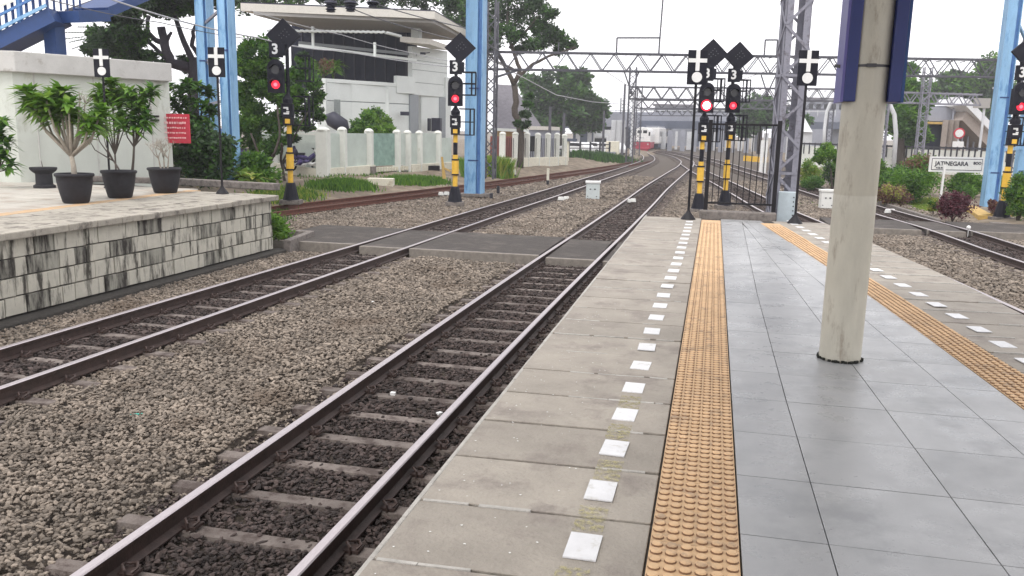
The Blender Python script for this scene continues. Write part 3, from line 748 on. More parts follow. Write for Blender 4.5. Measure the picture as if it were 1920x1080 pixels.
def shrub(name, label, loc, r, n, size, mats, cat='shrub', stems=4, long=1.8, group=None, per=60, smat='bark'):
    t = thing(name, label, cat, loc, group); SEED[0] += 1; rng = np.random.default_rng(SEED[0])
    r = r if hasattr(r, '__len__') else (r, r, r); c = (loc[0], loc[1], loc[2]+r[2]*.98)
    foliage(sub_clumps(c, r, n, per, rng), size, mats, long).build('foliage', [A[x] for x in mats], t)
    m = MB()
    for i in range(stems):
        a = rng.uniform(0, 6.28); m.tube([(loc[0], loc[1], loc[2]-.05), (loc[0]+math.cos(a)*r[0]*.25, loc[1]+math.sin(a)*r[1]*.25, loc[2]+r[2]*.6), (loc[0]+math.cos(a)*r[0]*.5, loc[1]+math.sin(a)*r[1]*.5, loc[2]+r[2]*1.3)], [.035*r[2]+.008, .02*r[2]+.005, .006], 6)
    m.build('stem', A[smat], t, smooth=True); return t
def tree(label, base, limbs, crown, size, mats, trunk_r=.2, smat='bark', name='tree', long=1.8):
    """base, limbs = list of point lists with radii, crown = clump list"""
    t = thing(name, label, 'tree', base); tm = MB(); 
    for pts, r0, r1 in limbs:
        n = len(pts); P = []; R_ = []
        for i in range(n-1):
            for j in range(3):
                f = j/3; p = Vector(pts[i]).lerp(Vector(pts[i+1]), f); w_ = .12*r0/.2*0.5
                P.append(p+Vector((random.uniform(-w_, w_), random.uniform(-w_, w_), 0)) if i+j > 0 else p); R_.append(r0+(r1-r0)*(i+f)/(n-1))
        P.append(Vector(pts[-1])); R_.append(r1); tm.tube(P, R_, 8)
    tm.build('trunk', A[smat], t, smooth=True)
    if crown: foliage(crown, size, mats, long).build('crown', [A[x] for x in mats], t)
    return t
def whorl(m, tip, d, n, L_, rng, mi=0):
    """rosette of long leaves as on a frangipani"""
    tip = Vector(tip); d = Vector(d).normalized(); a = d.orthogonal().normalized(); b = d.cross(a)
    for i in range(n):
        t = i*2.4+rng.uniform(-.3, .3); el = rng.uniform(-.25, .95); r_ = (a*math.cos(t)+b*math.sin(t)); l = L_*rng.uniform(.75, 1.15)
        v = (r_*math.cos(el)+d*math.sin(el)).normalized(); s = v.cross(d).normalized()*l*.15
        q0 = tip-d*rng.uniform(0, .08); q1 = q0+v*l*.45+Vector((0, 0, -.01)); q2 = q0+v*l+Vector((0, 0, -.30*l))
        base = len(m.v); m.v += [tuple(q0-s*.25), tuple(q0+s*.25), tuple(q1+s), tuple(q2), tuple(q1-s)]
        m.f += [(base, base+1, base+2, base+4), (base+4, base+2, base+3)]; k = mi if isinstance(mi, int) else int(rng.integers(mi[0], mi[1])); m.m += [k, k]
def frangipani(label, base, heads, trunk_r=.03, leaf=.30, nleaf=16, bare=(), mats=('leaf_a', 'leaf_a', 'leaf_bright'), smat='bark_pale', name='potted_tree', cat='plant', fork=.35, z_fork=None, group=None):
    """heads: world points of leaf rosettes, stems run from base through a fork to each"""
    t = thing(name, label, cat, base, group); SEED[0] += 1; rng = np.random.default_rng(SEED[0]); base = Vector(base)
    sm = MB(); lm = MB(); mean = sum((Vector(h) for h in heads), Vector())/len(heads)
    fk = base.lerp(Vector((mean.x, mean.y, base.z+(mean.z-base.z)*fork)), 1) ; fk.x = base.x+(mean.x-base.x)*.3; fk.y = base.y+(mean.y-base.y)*.3
    sm.tube([base-Vector((0, 0, .05)), base.lerp(fk, .5)+Vector((.01, 0, 0)), fk], [trunk_r*1.15, trunk_r, trunk_r*.85], 7)
    for i, h in enumerate(heads):
        h = Vector(h); md = fk.lerp(h, .5); md.x += (h.x-fk.x)*.18; md.y += (h.y-fk.y)*.18; md.z -= .06
        sm.tube([fk, md, h], [trunk_r*.75, trunk_r*.5, trunk_r*.32], 6)
        d = (h-md).normalized()+Vector((0, 0, .6))
        if i not in bare: whorl(lm, h, d, int(nleaf*1.5), leaf, rng, (0, len(mats))); whorl(lm, h-d.normalized()*leaf*.35, d, int(nleaf*.9), leaf*.95, rng, (0, len(mats)))
        else:
            for j in range(7):
                v = Vector(rng.normal(size=3)); v.z = abs(v.z)+.4; v.normalize(); sm.tube([h-Vector((0, 0, .06)), h+v*.14], [.008, .004], 4)
    sm.build('stem', A[smat], t, smooth=True); 
    if lm.v: lm.build('foliage', [A[x] for x in mats], t)
    return t
# pots
def pot(label, x, y, z, r, h, m='pot', group='black pots on the stone platform'):
    t = thing('plant_pot', label, 'pot', (x, y, z), group)
    k = r; MB().lathe((x, y, z), [(k*.62, 0), (k*.68, .02), (k*.80, h*.35), (k*.90, h*.68), (k*.93, h*.88), (k*1.0, h*.9), (k*1.02, h*.97), (k*.98, h), (k*.88, h), (k*.86, h*.9)], 28).build('bowl', A[m], t, smooth=True)
    MB().lathe((x, y, z), [(k*.86, h*.86), (k*.5, h*.89), (.01, h*.9)], 20).build('soil', A['pot_soil'], t)
    return t
pp = [G(143, 380, ZL), G(219, 371, ZL), G(305, 362, ZL)]
pot('leftmost black pot holding the large pale stemmed frangipani', pp[0].x, pp[0].y, ZL, .32, .52)
pot('middle black pot directly in front of the slim cross signal post', pp[1].x, pp[1].y+.1, ZL, .32, .52)
pot('right brownish black pot holding the bare pinkish shrub', pp[2].x, pp[2].y+.1, ZL, .335, .52)
def kz(px, py, P): # point at the photo position, in the vertical plane of depth of P
    k = (Vector(P)-CC).dot(AF); return K(px, py, k)
q = pp[0]; top = Vector((q.x, q.y, ZL+.46))
frangipani('large pale stemmed frangipani with green leaf rosettes in the leftmost black pot', top, [kz(52, 172, q), kz(78, 200, q+Vector((0, .2, 0))), kz(118, 168, q), kz(128, 192, q-Vector((0, .3, 0))), kz(98, 212, q), kz(150, 182, q), kz(160, 190, q+Vector((0, .3, 0))), kz(190, 205, q), kz(168, 228, q-Vector((0, .2, 0))), kz(100, 175, q+Vector((0, .3, 0))), kz(135, 215, q+Vector((0, .3, 0))), kz(62, 190, q), kz(112, 195, q), kz(185, 225, q+Vector((0, .4, 0))), kz(85, 182, q-Vector((0, .3, 0)))], .045, .36, 24, bare=(5, 6), fork=.28)
q = pp[1]; top = Vector((q.x, q.y+.1, ZL+.46))
qb = q+Vector((-1.0, 1.5, 0))
frangipani('thin stemmed plant with two leaf rosettes rising behind the middle pot', Vector((qb.x, qb.y, ZL+.3)), [kz(172, 218, qb), kz(160, 250, qb), kz(190, 235, qb)], .02, .30, 17, smat='bark', fork=.3)
frangipani('slender frangipani with high leaf rosette just behind the slim cross post', G(218, 350, ZL), [kz(a, b, G(218, 350, ZL)) for a, b in ((208, 152), (230, 165), (188, 165), (224, 218), (212, 175), (180, 180), (240, 178), (200, 178), (222, 190))], .022, .36, 22, smat='bark')
qc = q+Vector((-.9, 2.3, 0))
frangipani('dark leaved frangipani with crossing stems left of the red banner', Vector(kz(248, 315, qc)), [kz(262, 188, qc), kz(250, 212, qc), kz(272, 205, qc), kz(245, 170, qc), kz(285, 165, qc), kz(232, 230, qc), kz(262, 222, qc), kz(275, 225, qc), kz(255, 235, qc), kz(270, 170, qc), kz(248, 190, qc)], .026, .34, 20, mats=('leaf_b', 'leaf_a', 'leaf_a'), smat='bark')
q = pp[2]; top = Vector((q.x, q.y+.1, ZL+.46))
t = thing('bare_shrub', 'leafless pinkish grey shrub in the right brownish pot before the red banner', 'plant', top)
m = MB(); rg_ = random.Random(3)
def twig(p, d, L_, r, k):
    e = p+d*L_; m.tube([p, p+d*L_*.5+Vector((rg_.uniform(-.02, .02), 0, 0)), e], [r, r*.8, r*.6], 5)
    if k:
        for i in range(3 if k > 1 else 4): 
            v = (d+Vector((rg_.uniform(-.9, .9), rg_.uniform(-.9, .9), rg_.uniform(-.35, .5)))).normalized(); twig(e, v, L_*rg_.uniform(.5, .8), r*.55, k-1)
for a in (-.25, .0, .22): twig(top+Vector((a*.2, 0, -.05)), Vector((a, 0, 1)).normalized(), .30, .022, 3)
m.build('branches', A['bark_pale'], t)
# urn and boxes behind
ub = G(84, 352, ZL); t = thing('stone_urn', 'small dark flared urn left of the leftmost black pot', 'urn', ub)
MB().lathe(ub, [(.22, 0), (.22, .05), (.17, .08), (.165, .30), (.24, .36), (.27, .40), (.27, .44), (.22, .44)], 20).build('bowl', A['pot'], t, smooth=False)
tw = MB(); tw.tube([ub+Vector((0, 0, .4)), ub+Vector((-.04, 0, .58))], [.01, .005], 5); tw.build('twig', A['bark'], t)
for i, (px, py, lab, hd) in enumerate(((117, 332, 'pale square planter behind the leftmost pot', [(85, 245), (105, 238), (125, 262), (112, 252), (100, 260)]), (265, 322, 'pale square planter left of the red banner', [(268, 262), (250, 240), (285, 255), (262, 246)]))):
    c_ = G(px, py, ZL); t = thing('square_planter', lab, 'planter', c_, 'pale square planters by the building')
    MB().box((c_.x, c_.y, ZL+.24), (.56, .56, .48)).build('box', A['pot_grey'], t, bevel=.015)
    MB().box((c_.x, c_.y, ZL+.482), (.46, .46, .01)).build('soil', A['pot_soil'], t)
    frangipani('sparse thin branched shrub in the '+('leftmost' if i == 0 else 'right')+' pale square planter', Vector((c_.x, c_.y, ZL+.47)), [kz(a, b, c_) for a, b in hd], .02, .20, 10, smat='bark', bare=(3,))
q = G(-8, 352, ZL)
frangipani('leafy plant with long leaves cut off by the left edge', Vector((q.x, q.y, ZL)), [kz(4, 225, q), kz(14, 262, q), kz(2, 285, q), kz(18, 305, q), kz(0, 250, q)], .025, .34, 18, mats=('leaf_b', 'leaf_a'), smat='bark')
# dense frangipani hedge before the tree
for i, (px, py, hs, lab) in enumerate(((300, 330, [(285, 150), (300, 170), (315, 160), (296, 190), (320, 185)], 'bushy frangipani with high rosettes above the red banner'),
      (372, 335, [(338, 165), (352, 155), (372, 160), (392, 170), (345, 185), (365, 190), (385, 195), (332, 200), (398, 205), (352, 215), (372, 222), (390, 228), (360, 245), (385, 250), (340, 232)], 'dense dark frangipani between the red banner and pale blue column'))):
    q = G(px, py, ZL)+Vector((-.5, 1.6 if i else .3, 0))
    frangipani(lab, Vector((q.x, q.y, ZL-.1)), [kz(a, b, q+Vector((0, random.uniform(-.4, .4), 0))) for a, b in hs], .03, .40, 24, mats=('leaf_a', 'leaf_b', 'leaf_b'), smat='bark')
q = G(400, 342, ZL)
for i, (px, py) in enumerate(((375, 335), (392, 330), (360, 338), (455, 338), (475, 342))):
    c_ = G(px, py, .0); t = thing('striped_leaf_plant', 'low yellow green striped plant '+('directly left of the blue box pedestal', 'close in front of the blue box pedestal', 'farthest left under the dark frangipani', 'just right of the right blue column', 'farthest right near the green tree trunk')[i], 'plant', c_, 'striped leaf plants by the blue columns')
    m = MB(); rng = np.random.default_rng(i+40); whorl(m, (c_.x, c_.y, .12), (0, 0, 1), 26, .55, rng, (0, 2)); m.build('foliage', [A['leaf_yellow'], A['leaf_bright']], t)
q = G(352, 338, ZL)+Vector((-.6, 1.6, 0)); shrub('garden_shrub', 'dark green undergrowth behind the dense frangipani and the red banner', (q.x, q.y, -.1), (1.0, .7, .85), 40, .09, ('leaf_b', 'leaf_dark'), per=80)
q = G(440, 338, ZL)+Vector((-.9, 2.6, 0)); shrub('garden_shrub', 'low leafy undergrowth right behind the pair of blue columns', (q.x, q.y, -.2), (.9, .6, .45), 26, .08, ('leaf_b', 'leaf_a'), per=70)
# red banner on its black post
c_ = G(299, 333, ZL); kk = (c_-CC).dot(AF)
t = thing('red_banner', 'red cloth banner with faint white lettering hung behind the bare shrub', 'banner', (c_.x, c_.y, ZL))
a_ = K(299, 196, kk); MB().bar((c_.x, c_.y, ZL), (c_.x, c_.y, a_.z), .09, .06).build('post', A['black_paint'], t)
p0, p1, p2 = K(305, 213, kk-.3), K(354, 214, kk-.3), K(353, 269, kk-.3)
m = MB(); n = 12
for i in range(n+1):
    f = i/n; x = p0.lerp(p1, f); yo = .025*math.sin(f*14)
    m.v += [(x.x, x.y+yo, p0.z), (x.x, x.y+yo*.6+.02, p2.z)]
for i in range(n): m.f.append((2*i, 2*i+1, 2*i+3, 2*i+2)); m.m.append(0)
b_ = m.build('cloth', A['red_cloth'], t); sdm = b_.modifiers.new('thickness', 'SOLIDIFY'); sdm.thickness = .006
m = MB(); rg_ = random.Random(9); fwd = Vector((-math.sin(CYAW), math.cos(CYAW), 0)); rt_ = Vector((math.cos(CYAW), math.sin(CYAW), 0))
for row in range(5):
    z = p0.z-.10-row*.13; x = .05; wd = (p1-p0).length
    while x < wd-.08:
        l = rg_.uniform(.02, .055); c0 = p0+rt_*(x+l/2)-fwd*.045; m.box((c0.x, c0.y, z+rg_.uniform(-.004, .004)), (l, .004, .035 if row != 1 else .055), rz=CYAW); x += l+rg_.uniform(.012, .03)
m.build('print', A['banner_print'], t)
# planter bush at the end of the stone wall
t = thing('planter_wall', 'low mossy planter kerb at the end of the stone wall', 'planter', (-8.9, 16.9, -1.1))
m = MB(); m.bar((-8.55, 16.05, -1.0), (-8.75, 17.6, -.98), .16, .36); m.bar((-8.75, 17.55, -.98), (-9.6, 17.55, -.98), .16, .36); m.build('kerb_stone', A['kerb'], t, bevel=.02)
shrub('low_hedge', 'small bright green bush in the planter at the end of the stone wall', (-9.35, 16.75, -1.0), (.52, .5, .40), 16, .05, ('leaf_a', 'leaf_bright'), per=170, cat='bush')
# ------------------------------------------------------------------ stop posts with white cross boards
def cross_post():
    t = thing('cross_sign_post', 'x', 'signal post', (0, 0, 0), 'slim black posts with a white cross board')
    MB().lathe((0, 0, 0), [(.14, 0), (.13, .02), (.05, .12), (.03, .16)], 12).build('foot', A['black_paint'], t)
    MB().tube([(0, 0, .1), (0, 0, 2.5)], .024, 8).build('post', A['black_paint'], t)
    MB().box((0, -.02, 2.72), (.345, .025, .60)).build('board', A['signal_black'], t, bevel=.004)
    m = MB(); m.box((0, -.039, 2.84), (.33, .008, .07)); m.box((0, -.0425, 2.84), (.07, .010, .36)); m.build('cross', A['white_paint'], t)
    MB().disc((0, -.04, 2.55), .092, .012, n=20).build('disc', A['white_paint'], t); return t
c0 = cross_post()
def place_signal(root, first, px, py, z, label, rz=CYAW, sc=None):
    p = G(px, py, z)
    if first: root.location = p; root.rotation_euler = (0, 0, rz); root['label'] = label; return root
    return dup(root, p, rz, label, sc=sc)
dp = [(1490, 419, 0, 'slim black cross board post right of the lattice mast', 1.0), (207, 352, ZL, 'slim black cross board post standing behind the middle pot', .98), (417, 363, ZL, 'slim black cross board post at the end of the stone platform', .98)]
posts = [place_signal(c0, False, *a[:4], sc=a[4]) for a in dp]
place_signal(c0, True, 1290, 411, 0, 'slim black cross board post left of the two paired signals')
# ------------------------------------------------------------------ light signals
T3M = text_mesh('3', .42, A['white_paint'], .006, bold=.012); 
def signal(off, white=False, lean=0, ddx=.14, ddz=0.):
    t = thing('track_signal', 'x', 'railway signal', (0, 0, 0), 'railway signals showing red')
    MB().box((0, 0, .06), (.62, .5, .14), m=0).build('concrete_foot', A['kerb'], t, bevel=.01)
    MB().lathe((0, 0, 0), [(.27, .12), (.25, .16), (.15, .62), (.13, .66)], 12).build('cone_base', A['signal_black'], t)
    z = .62; 
    for h, r, mt in ((.42, .085, 'yellow_paint'), (.05, .125, 'signal_black'), (.46, .12, 'yellow_paint'), (.05, .13, 'signal_black'), (.14, .09, 'yellow_paint'), (.42, .075, 'signal_black'), (.28, .078, 'yellow_paint')):
        MB().tube([(0, 0, z), (0, 0, z+h-.002)], r, 12).build('pole_band', A[mt], t, smooth=False); z += h
    MB().tube([(0, 0, z), (0, 0, 4.75)], .055, 10).build('upper_pole', A['signal_black'], t)
    m = MB(); m.box((0, -.05, z+.10), (.30, .22, .24)); m.build('junction_box', A['signal_black'], t, bevel=.01)
    MB().box((0, -.17, z+.10), (.15, .02, .14)).build('yellow_plate', A['yellow_paint'], t)
    # shunt / route box with white shapes
    m = MB(); m.box((0, -.10, z+.42), (.36, .2, .40)); m.prism([(-.18, -.28), (.18, -.28), (.18, -.24), (-.18, -.24)], z+.6, z+.63); m.build('route_box', A['signal_black'], t, bevel=.01)
    m = MB()
    for x, zz, w_, h_ in ((-.03, .50, .15, .05), (.02, .455, .06, .05), (-.02, .33, .17, .05), (.03, .38, .09, .04)): m.box((x, -.21, z+zz), (w_, .01, h_))
    m.build('white_mark', A['white_paint'], t)
    MB().lathe((0, -.08, z+.62), [(.02, 0), (.15, .02), (.16, .14), (.05, .30), (.02, .32)], 10).build('bell', A['signal_black'], t)
    # cages
    for zz in (z+.42, 4.15):
        m = MB(); x0, x1 = (.10, .62) if zz < 3.5 else (.2, .66); h = .44 if zz < 3.5 else .38
        for a, b in (((x0, zz-h), (x1, zz-h)), ((x0, zz+h), (x1, zz+h)), ((x1, zz-h), (x1, zz+h)), ((x1-.14, zz-h), (x1-.14, zz+h)), ((x0, zz), (x1, zz))):
            m.bar((a[0], .12, a[1]), (b[0], .12, b[1]), .035); m.bar((a[0], .55, a[1]), (b[0], .55, b[1]), .03)
        for a in (zz-h, zz+h): m.bar((x1, .12, a), (x1, .55, a), .03)
        m.build('service_cage', A['signal_black'], t)
    # head with arched top
    hx = off; m = MB(); poly = [(hx-.25, 3.38), (hx+.25, 3.38), (hx+.25, 4.12)]+[(hx+.25*math.cos(a), 4.12+.25*math.sin(a)) for a in [PI*i/10 for i in range(1, 10)]]+[(hx-.25, 4.12)]
    n = len(poly); m.add([(x, -.16, z_) for x, z_ in poly]+[(x, -.26, z_) for x, z_ in poly], [tuple(range(n)), tuple(range(2*n-1, n-1, -1))]+[(i, n+i, n+(i+1) % n, (i+1) % n) for i in range(n)])
    m.box((hx, -.06, 3.78), (.36, .2, .8)); m.build('signal_head', A['signal_black'], t)
    if abs(off) > .1: MB().bar((0, 0, 3.7), (hx, -.05, 3.7), .07).build('bracket', A['signal_black'], t)
    for zz, ml in ((3.62, 'lens_red'), (4.05, 'lens_off')):
        l_ = MB().disc((hx, -.27, zz), .125, .03, n=20).build('lens', A['lens_white' if (white and ml == 'lens_red') else ml], t)
        if ml == 'lens_red':
            MB().disc((hx, -.29, zz), .055 if not white else .13, .02, n=16).build('lens_core', A['lens_core' if not white else 'lens_white'], l_)
            if white:
                g = MB(); n = 24
                for i in range(n):
                    a, b = 2*PI*i/n, 2*PI*(i+1)/n; g.hexa([(hx+.13*math.cos(a), -.285, zz+.13*math.sin(a)), (hx+.19*math.cos(a), -.285, zz+.19*math.sin(a)), (hx+.19*math.cos(b), -.285, zz+.19*math.sin(b)), (hx+.13*math.cos(b), -.285, zz+.13*math.sin(b))],
                                [(hx+.13*math.cos(a), -.30, zz+.13*math.sin(a)), (hx+.19*math.cos(a), -.30, zz+.19*math.sin(a)), (hx+.19*math.cos(b), -.30, zz+.19*math.sin(b)), (hx+.13*math.cos(b), -.30, zz+.13*math.sin(b))])
                g.build('lens_ring', A['lens_red'], l_)
        hd_ = MB(); n = 12
        for i in range(n):
            a, b = PI*.05+PI*.9*i/n, PI*.05+PI*.9*(i+1)/n
            hd_.hexa([(hx+.155*math.cos(a), -.26, zz+.155*math.sin(a)), (hx+.165*math.cos(a), -.26, zz+.165*math.sin(a)), (hx+.165*math.cos(b), -.26, zz+.165*math.sin(b)), (hx+.155*math.cos(b), -.26, zz+.155*math.sin(b))],
                     [(hx+.155*math.cos(a), -.44, zz+.155*math.sin(a)), (hx+.165*math.cos(a), -.44, zz+.165*math.sin(a)), (hx+.165*math.cos(b), -.44, zz+.165*math.sin(b)), (hx+.155*math.cos(b), -.44, zz+.155*math.sin(b))])
        hd_.build('hood', A['signal_black'], t)
    # number box
    m = MB(); m.box((hx+.0, -.12, 4.66), (.42, .08, .46)); m.box((hx+.2, -.1, 4.66), (.16, .2, .34)); bx = m.build('number_box', A['signal_black'], t, bevel=.01)
    o = bpy.data.objects.new('number', T3M); COL.objects.link(o); o.parent = bx; o.location = (hx-.02, -.17, 4.66); o.rotation_euler = (PI/2, 0, 0)
    # diamond board
    s = .53; dm = MB(); dx = ddx; zc_ = 5.30+ddz; P = [(dx, zc_-.5), (dx+s, zc_), (dx, zc_+.5), (dx-s, zc_)]
    dm.add([(x, -.02, z_) for x, z_ in P]+[(x, -.10, z_) for x, z_ in P], [(0, 1, 2, 3), (7, 6, 5, 4)]+[(i, 4+i, 4+(i+1) % 4, (i+1) % 4) for i in range(4)]); db = dm.build('diamond_board', A['signal_black'], t)
    dd = MB()
    for i, (x, z_) in enumerate([(-.12, 0), (-.06, .06), (0, .12), (.06, .18), (.12, .10), (-.05, -.08), (.02, 0), (.1, -.04), (.18, .02)]): dd.disc((dx+x, -.105, zc_+z_), .016, .01, n=8)
    dd.build('lamp_dot', A['signal_dot'], db); 
    MB().tube([(0, 0, 4.7), (dx*.5, 0, 5.5)], .045, 8).build('top_bracket', A['signal_black'], t)
    return t
sA = signal(0.0); sW = signal(0.0, True); sL = signal(-.30, ddx=-.08, ddz=-.22)
place_signal(sW, True, 1309, 398, -1.1, 'left signal of the close pair beyond the platform end, white glare in its red lamp')
place_signal(sL, True, 546, 382, -.85, 'signal with its lamp head offset left, beside the green tree on the left')
place_signal(sA, False, 1358, 391, -1.05, 'right signal of the close pair, standing behind the black gate')
place_signal(sA, False, 1877, 414, -1.0, 'signal at the right edge in front of the blue column')
place_signal(sA, True, 853, 385, -1.05, 'signal standing just left of the thick light blue column')
# ------------------------------------------------------------------ lattice masts
def lattice_mast(label, x, y, z0, z1, w0, pitch=.42, mt='lattice', foot=None, ang=.09, rz=0, nm='lattice_mast', cat='mast', group=None, dense=0):
    t = thing(nm, label, cat, (x, y, z0), group); c = Vector((x, y, 0)); R = Matrix.Rotation(rz, 3, 'Z'); h = w0/2
    cor = [R @ Vector((sx*h, sy*h, 0))+c for sx, sy in ((-1, -1), (1, -1), (1, 1), (-1, 1))]
    for p in cor:
        d = (c-p).normalized()*ang*.5; m = MB(); s1 = R @ Vector((1 if (R.inverted() @ (p-c)).x < 0 else -1, 0, 0)); s2 = R @ Vector((0, 1 if (R.inverted() @ (p-c)).y < 0 else -1, 0))
        for s, nn in ((s1, s2), (s2, s1)):
            a = p; b = p+s*ang; th = nn*.012; m.hexa([tuple(a)[:2]+(z0,), tuple(b)[:2]+(z0,), tuple(b+th)[:2]+(z0,), tuple(a+th)[:2]+(z0,)], [tuple(a)[:2]+(z1,), tuple(b)[:2]+(z1,), tuple(b+th)[:2]+(z1,), tuple(a+th)[:2]+(z1,)])
        m.build('corner_angle', A[mt], t)
    m = MB()
    for k in range(4):
        a, b = cor[k], cor[(k+1) % 4]; z = z0+(.3 if foot else .1); i = 0; nrm_ = Vector(((b-a).y, -(b-a).x, 0)).normalized()*.012
        while z < z1-pitch:
            p, q_ = (a, b) if (i+k) % 2 == 0 else (b, a); m.bar((p.x+nrm_.x, p.y+nrm_.y, z), (q_.x+nrm_.x, q_.y+nrm_.y, z+pitch), .05, .012, up=tuple(nrm_))
            if i % 4 == 3: m.bar((a.x+nrm_.x, a.y+nrm_.y, z+pitch), (b.x+nrm_.x, b.y+nrm_.y, z+pitch), .05, .014, up=tuple(nrm_))
            if z < z0+dense and dense: m.prism([(a.x+nrm_.x*2, a.y+nrm_.y*2), (b.x+nrm_.x*2, b.y+nrm_.y*2), (b.x+nrm_.x*3, b.y+nrm_.y*3), (a.x+nrm_.x*3, a.y+nrm_.y*3)], z+pitch*.9, z+pitch*1.15)
            z += pitch; i += 1
    m.build('lacing', A[mt], t)
    if foot:
        m = MB(); m.box((x, y, z0+.22), (w0*1.05, w0*1.05, .5)); f = m.build('foot_box', A['mast_foot'], t, bevel=.01)
        bm_ = MB()
        for i in range(5): bm_.box((x+w0*.40, y-w0*.54, z0+.06+i*.085), (.022, .02, .02))
        bm_.build('bolt', A['black_paint'], f)
    return t
mp_ = G(1468, 414, 0)
lm_ = lattice_mast('tall grey lattice mast with a pale foot box right of the black gate', 1.44, 17.35, -1.1, 8.2, .46, .46, ang=.13, rz=.18, mt='lattice')
MB().box((1.52, 16.98, -.28), (.32, .2, 1.56)).build('foot_box', A['mast_foot'], lm_, bevel=.012)
bm_ = MB()
for i in range(5): bm_.box((1.63, 16.876, .06+i*.085), (.022, .012, .022))
bm_.build('bolt', A['black_paint'], lm_)
# ------------------------------------------------------------------ blue columns and the beam over the tracks
def blue_column(label, px, py, z, w_, d_, z1=7.6, box=None):
    p = G(px, py, z); t = thing('blue_column', label, 'column', p, 'blue steel columns')
    hz_ = (z+z1)/2; MB().box((p.x-w_*.14, p.y, hz_), (w_*.58, d_, z1-z)).build('column_web', A['blue_steel'], t)
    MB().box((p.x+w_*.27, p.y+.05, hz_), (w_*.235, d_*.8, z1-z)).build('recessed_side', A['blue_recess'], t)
    MB().box((p.x-w_*.45, p.y, hz_), (w_*.04, d_*1.12, z1-z)).build('flange', A['blue_steel'], t); MB().box((p.x+w_*.415, p.y, hz_), (w_*.05, d_*1.1, z1-z)).build('flange', A['blue_steel'], t)
    for zz in (.16, .48):
        MB().box((p.x, p.y-d_*.5-.006, z+(z1-z)*zz), (w_*.58, .012, .05)).build('seam', A['blue_deep'], t)
    MB().box((p.x, p.y, z+.02), (w_*1.5, d_*1.5, .12)).build('base_plate', A['kerb'], t, bevel=.01)
    return p
pc = blue_column('thick light blue column standing right of a signal in the middle', 890, 366, -1.0, .74, .55)
pl1 = blue_column('pale blue column, left one of the pair behind the stone platform', 397, 326, -.1, .46, .4)
pl2 = blue_column('blue column, right one of the pair, just right of the stone platform post', 437, 342, -.1, .36, .35)
pr1 = blue_column('leaning looking blue column behind the station name sign at right', 1853, 392, -1.0, .52, .5)
pr2 = blue_column('paler blue column behind the rightmost signal', 1905, 384, -1.0, .42, .4)
t = thing('overhead_gantry', 'blue beam carried by the blue columns above the tracks', 'gantry', (0, 30, 7.6))
MB().bar((pl1.x, pl1.y, 7.8), (pl2.x, pl2.y, 7.8), .5, .4).build('beam', A['blue_steel'], t)
MB().bar((pl2.x, pl2.y+.1, 7.8), (pc.x, pc.y, 7.8), .5, .4).build('beam', A['blue_steel'], t)
MB().bar((pc.x+.1, pc.y, 7.8), (pr1.x, pr1.y, 7.8), .5, .4).build('beam', A['blue_steel'], t)
m = MB()
for zz in (1.2, 2.9, 4.6): m.bar((pr1.x, pr1.y, zz), (pr2.x, pr2.y, zz+.1), .08, .12)
m.bar((pr1.x, pr1.y, 6.2), (pr2.x, pr2.y, 4.7), .09); m.bar((pr1.x+.1, pr1.y, 2.9), (pr2.x, pr2.y, 1.3), .07); m.build('cross_brace', A['blue_steel'], t)
m = MB(); 
for zz in (.5, 2.2, 3.6, 4.8): m.bar((pl1.x, pl1.y, zz), (pl2.x, pl2.y, zz+.05), .06, .08)
m.bar((pl1.x, pl1.y, 3.6), (pl2.x, pl2.y, 2.3), .05); m.build('cross_brace', A['lattice'], t)
q = G(402, 318, .0); t = thing('meter_box', 'bright blue box on a grey pedestal between the pair of blue columns', 'box', q)
MB().box((q.x, q.y, .35), (.42, .3, .75)).build('pedestal', A['pot_grey'], t); MB().box((q.x, q.y, 1.08), (.5, .34, .68)).build('box', mat('bright_blue', (.07, .20, .72), .5, var=.08), t, bevel=.02)
t = thing('feeder_insulators', 'three dark insulator sets hanging in front of the white roof', 'insulators', (pl2.x+3, 27, 7.5))
for px, py, h in ((620, 2, .38), (657, 2, .36), (699, 3, .2)):
    p = K(px, py, 29.5); 
    MB().tube([(p.x, p.y, 7.7), (p.x, p.y, p.z)], .02, 6).build('hanger', A['lattice_dark'], t)
    MB().lathe((p.x, p.y, p.z-h), [(.10, 0), (.17, .02), (.12, .06), (.20, .1), (.12, .15), (.22, h*.6), (.13, h*.7), (.24, h*.8), (.2, h)], 14).build('insulator', A['dark_frame'], t)
# ------------------------------------------------------------------ cabinets, markers
def cabinet(label, px, py, z, w_, h_, mt='cabinet'):
    p = G(px, py, z); t = thing('signal_cabinet', label, 'cabinet', p, 'small metal cabinets by the tracks')
    MB().box((p.x, p.y, z+h_*.5), (w_, w_*.7, h_), rz=CYAW*.6).build('body', A[mt], t, bevel=.012)
    MB().box((p.x, p.y, z+h_+.03), (w_*1.12, w_*.82, .09), rz=CYAW*.6).build('lid', A['white_paint' if mt == 'cabinet' else mt], t, bevel=.015)
    R = Matrix.Rotation(CYAW*.6, 3, 'Z'); m = MB()
    for x, zz, s in ((-.10, .62, .06), (.08, .62, .07), (-.2, .18, .04), (.16, .18, .045)):
        q_ = R @ Vector((x*w_/.55, -w_*.355, 0)); m.box((p.x+q_.x, p.y+q_.y, z+h_*zz), (s, .012, s*.75), rz=CYAW*.6)
    m.build('vent', A['ink'], t)
cabinet('pale grey metal cabinet on the gravel between the two main tracks', 1111, 373, -1.06, .54, .64)
cabinet('cream metal cabinet on the gravel left of the round column', 1549, 390, -1.06, .50, .62, 'board_white')
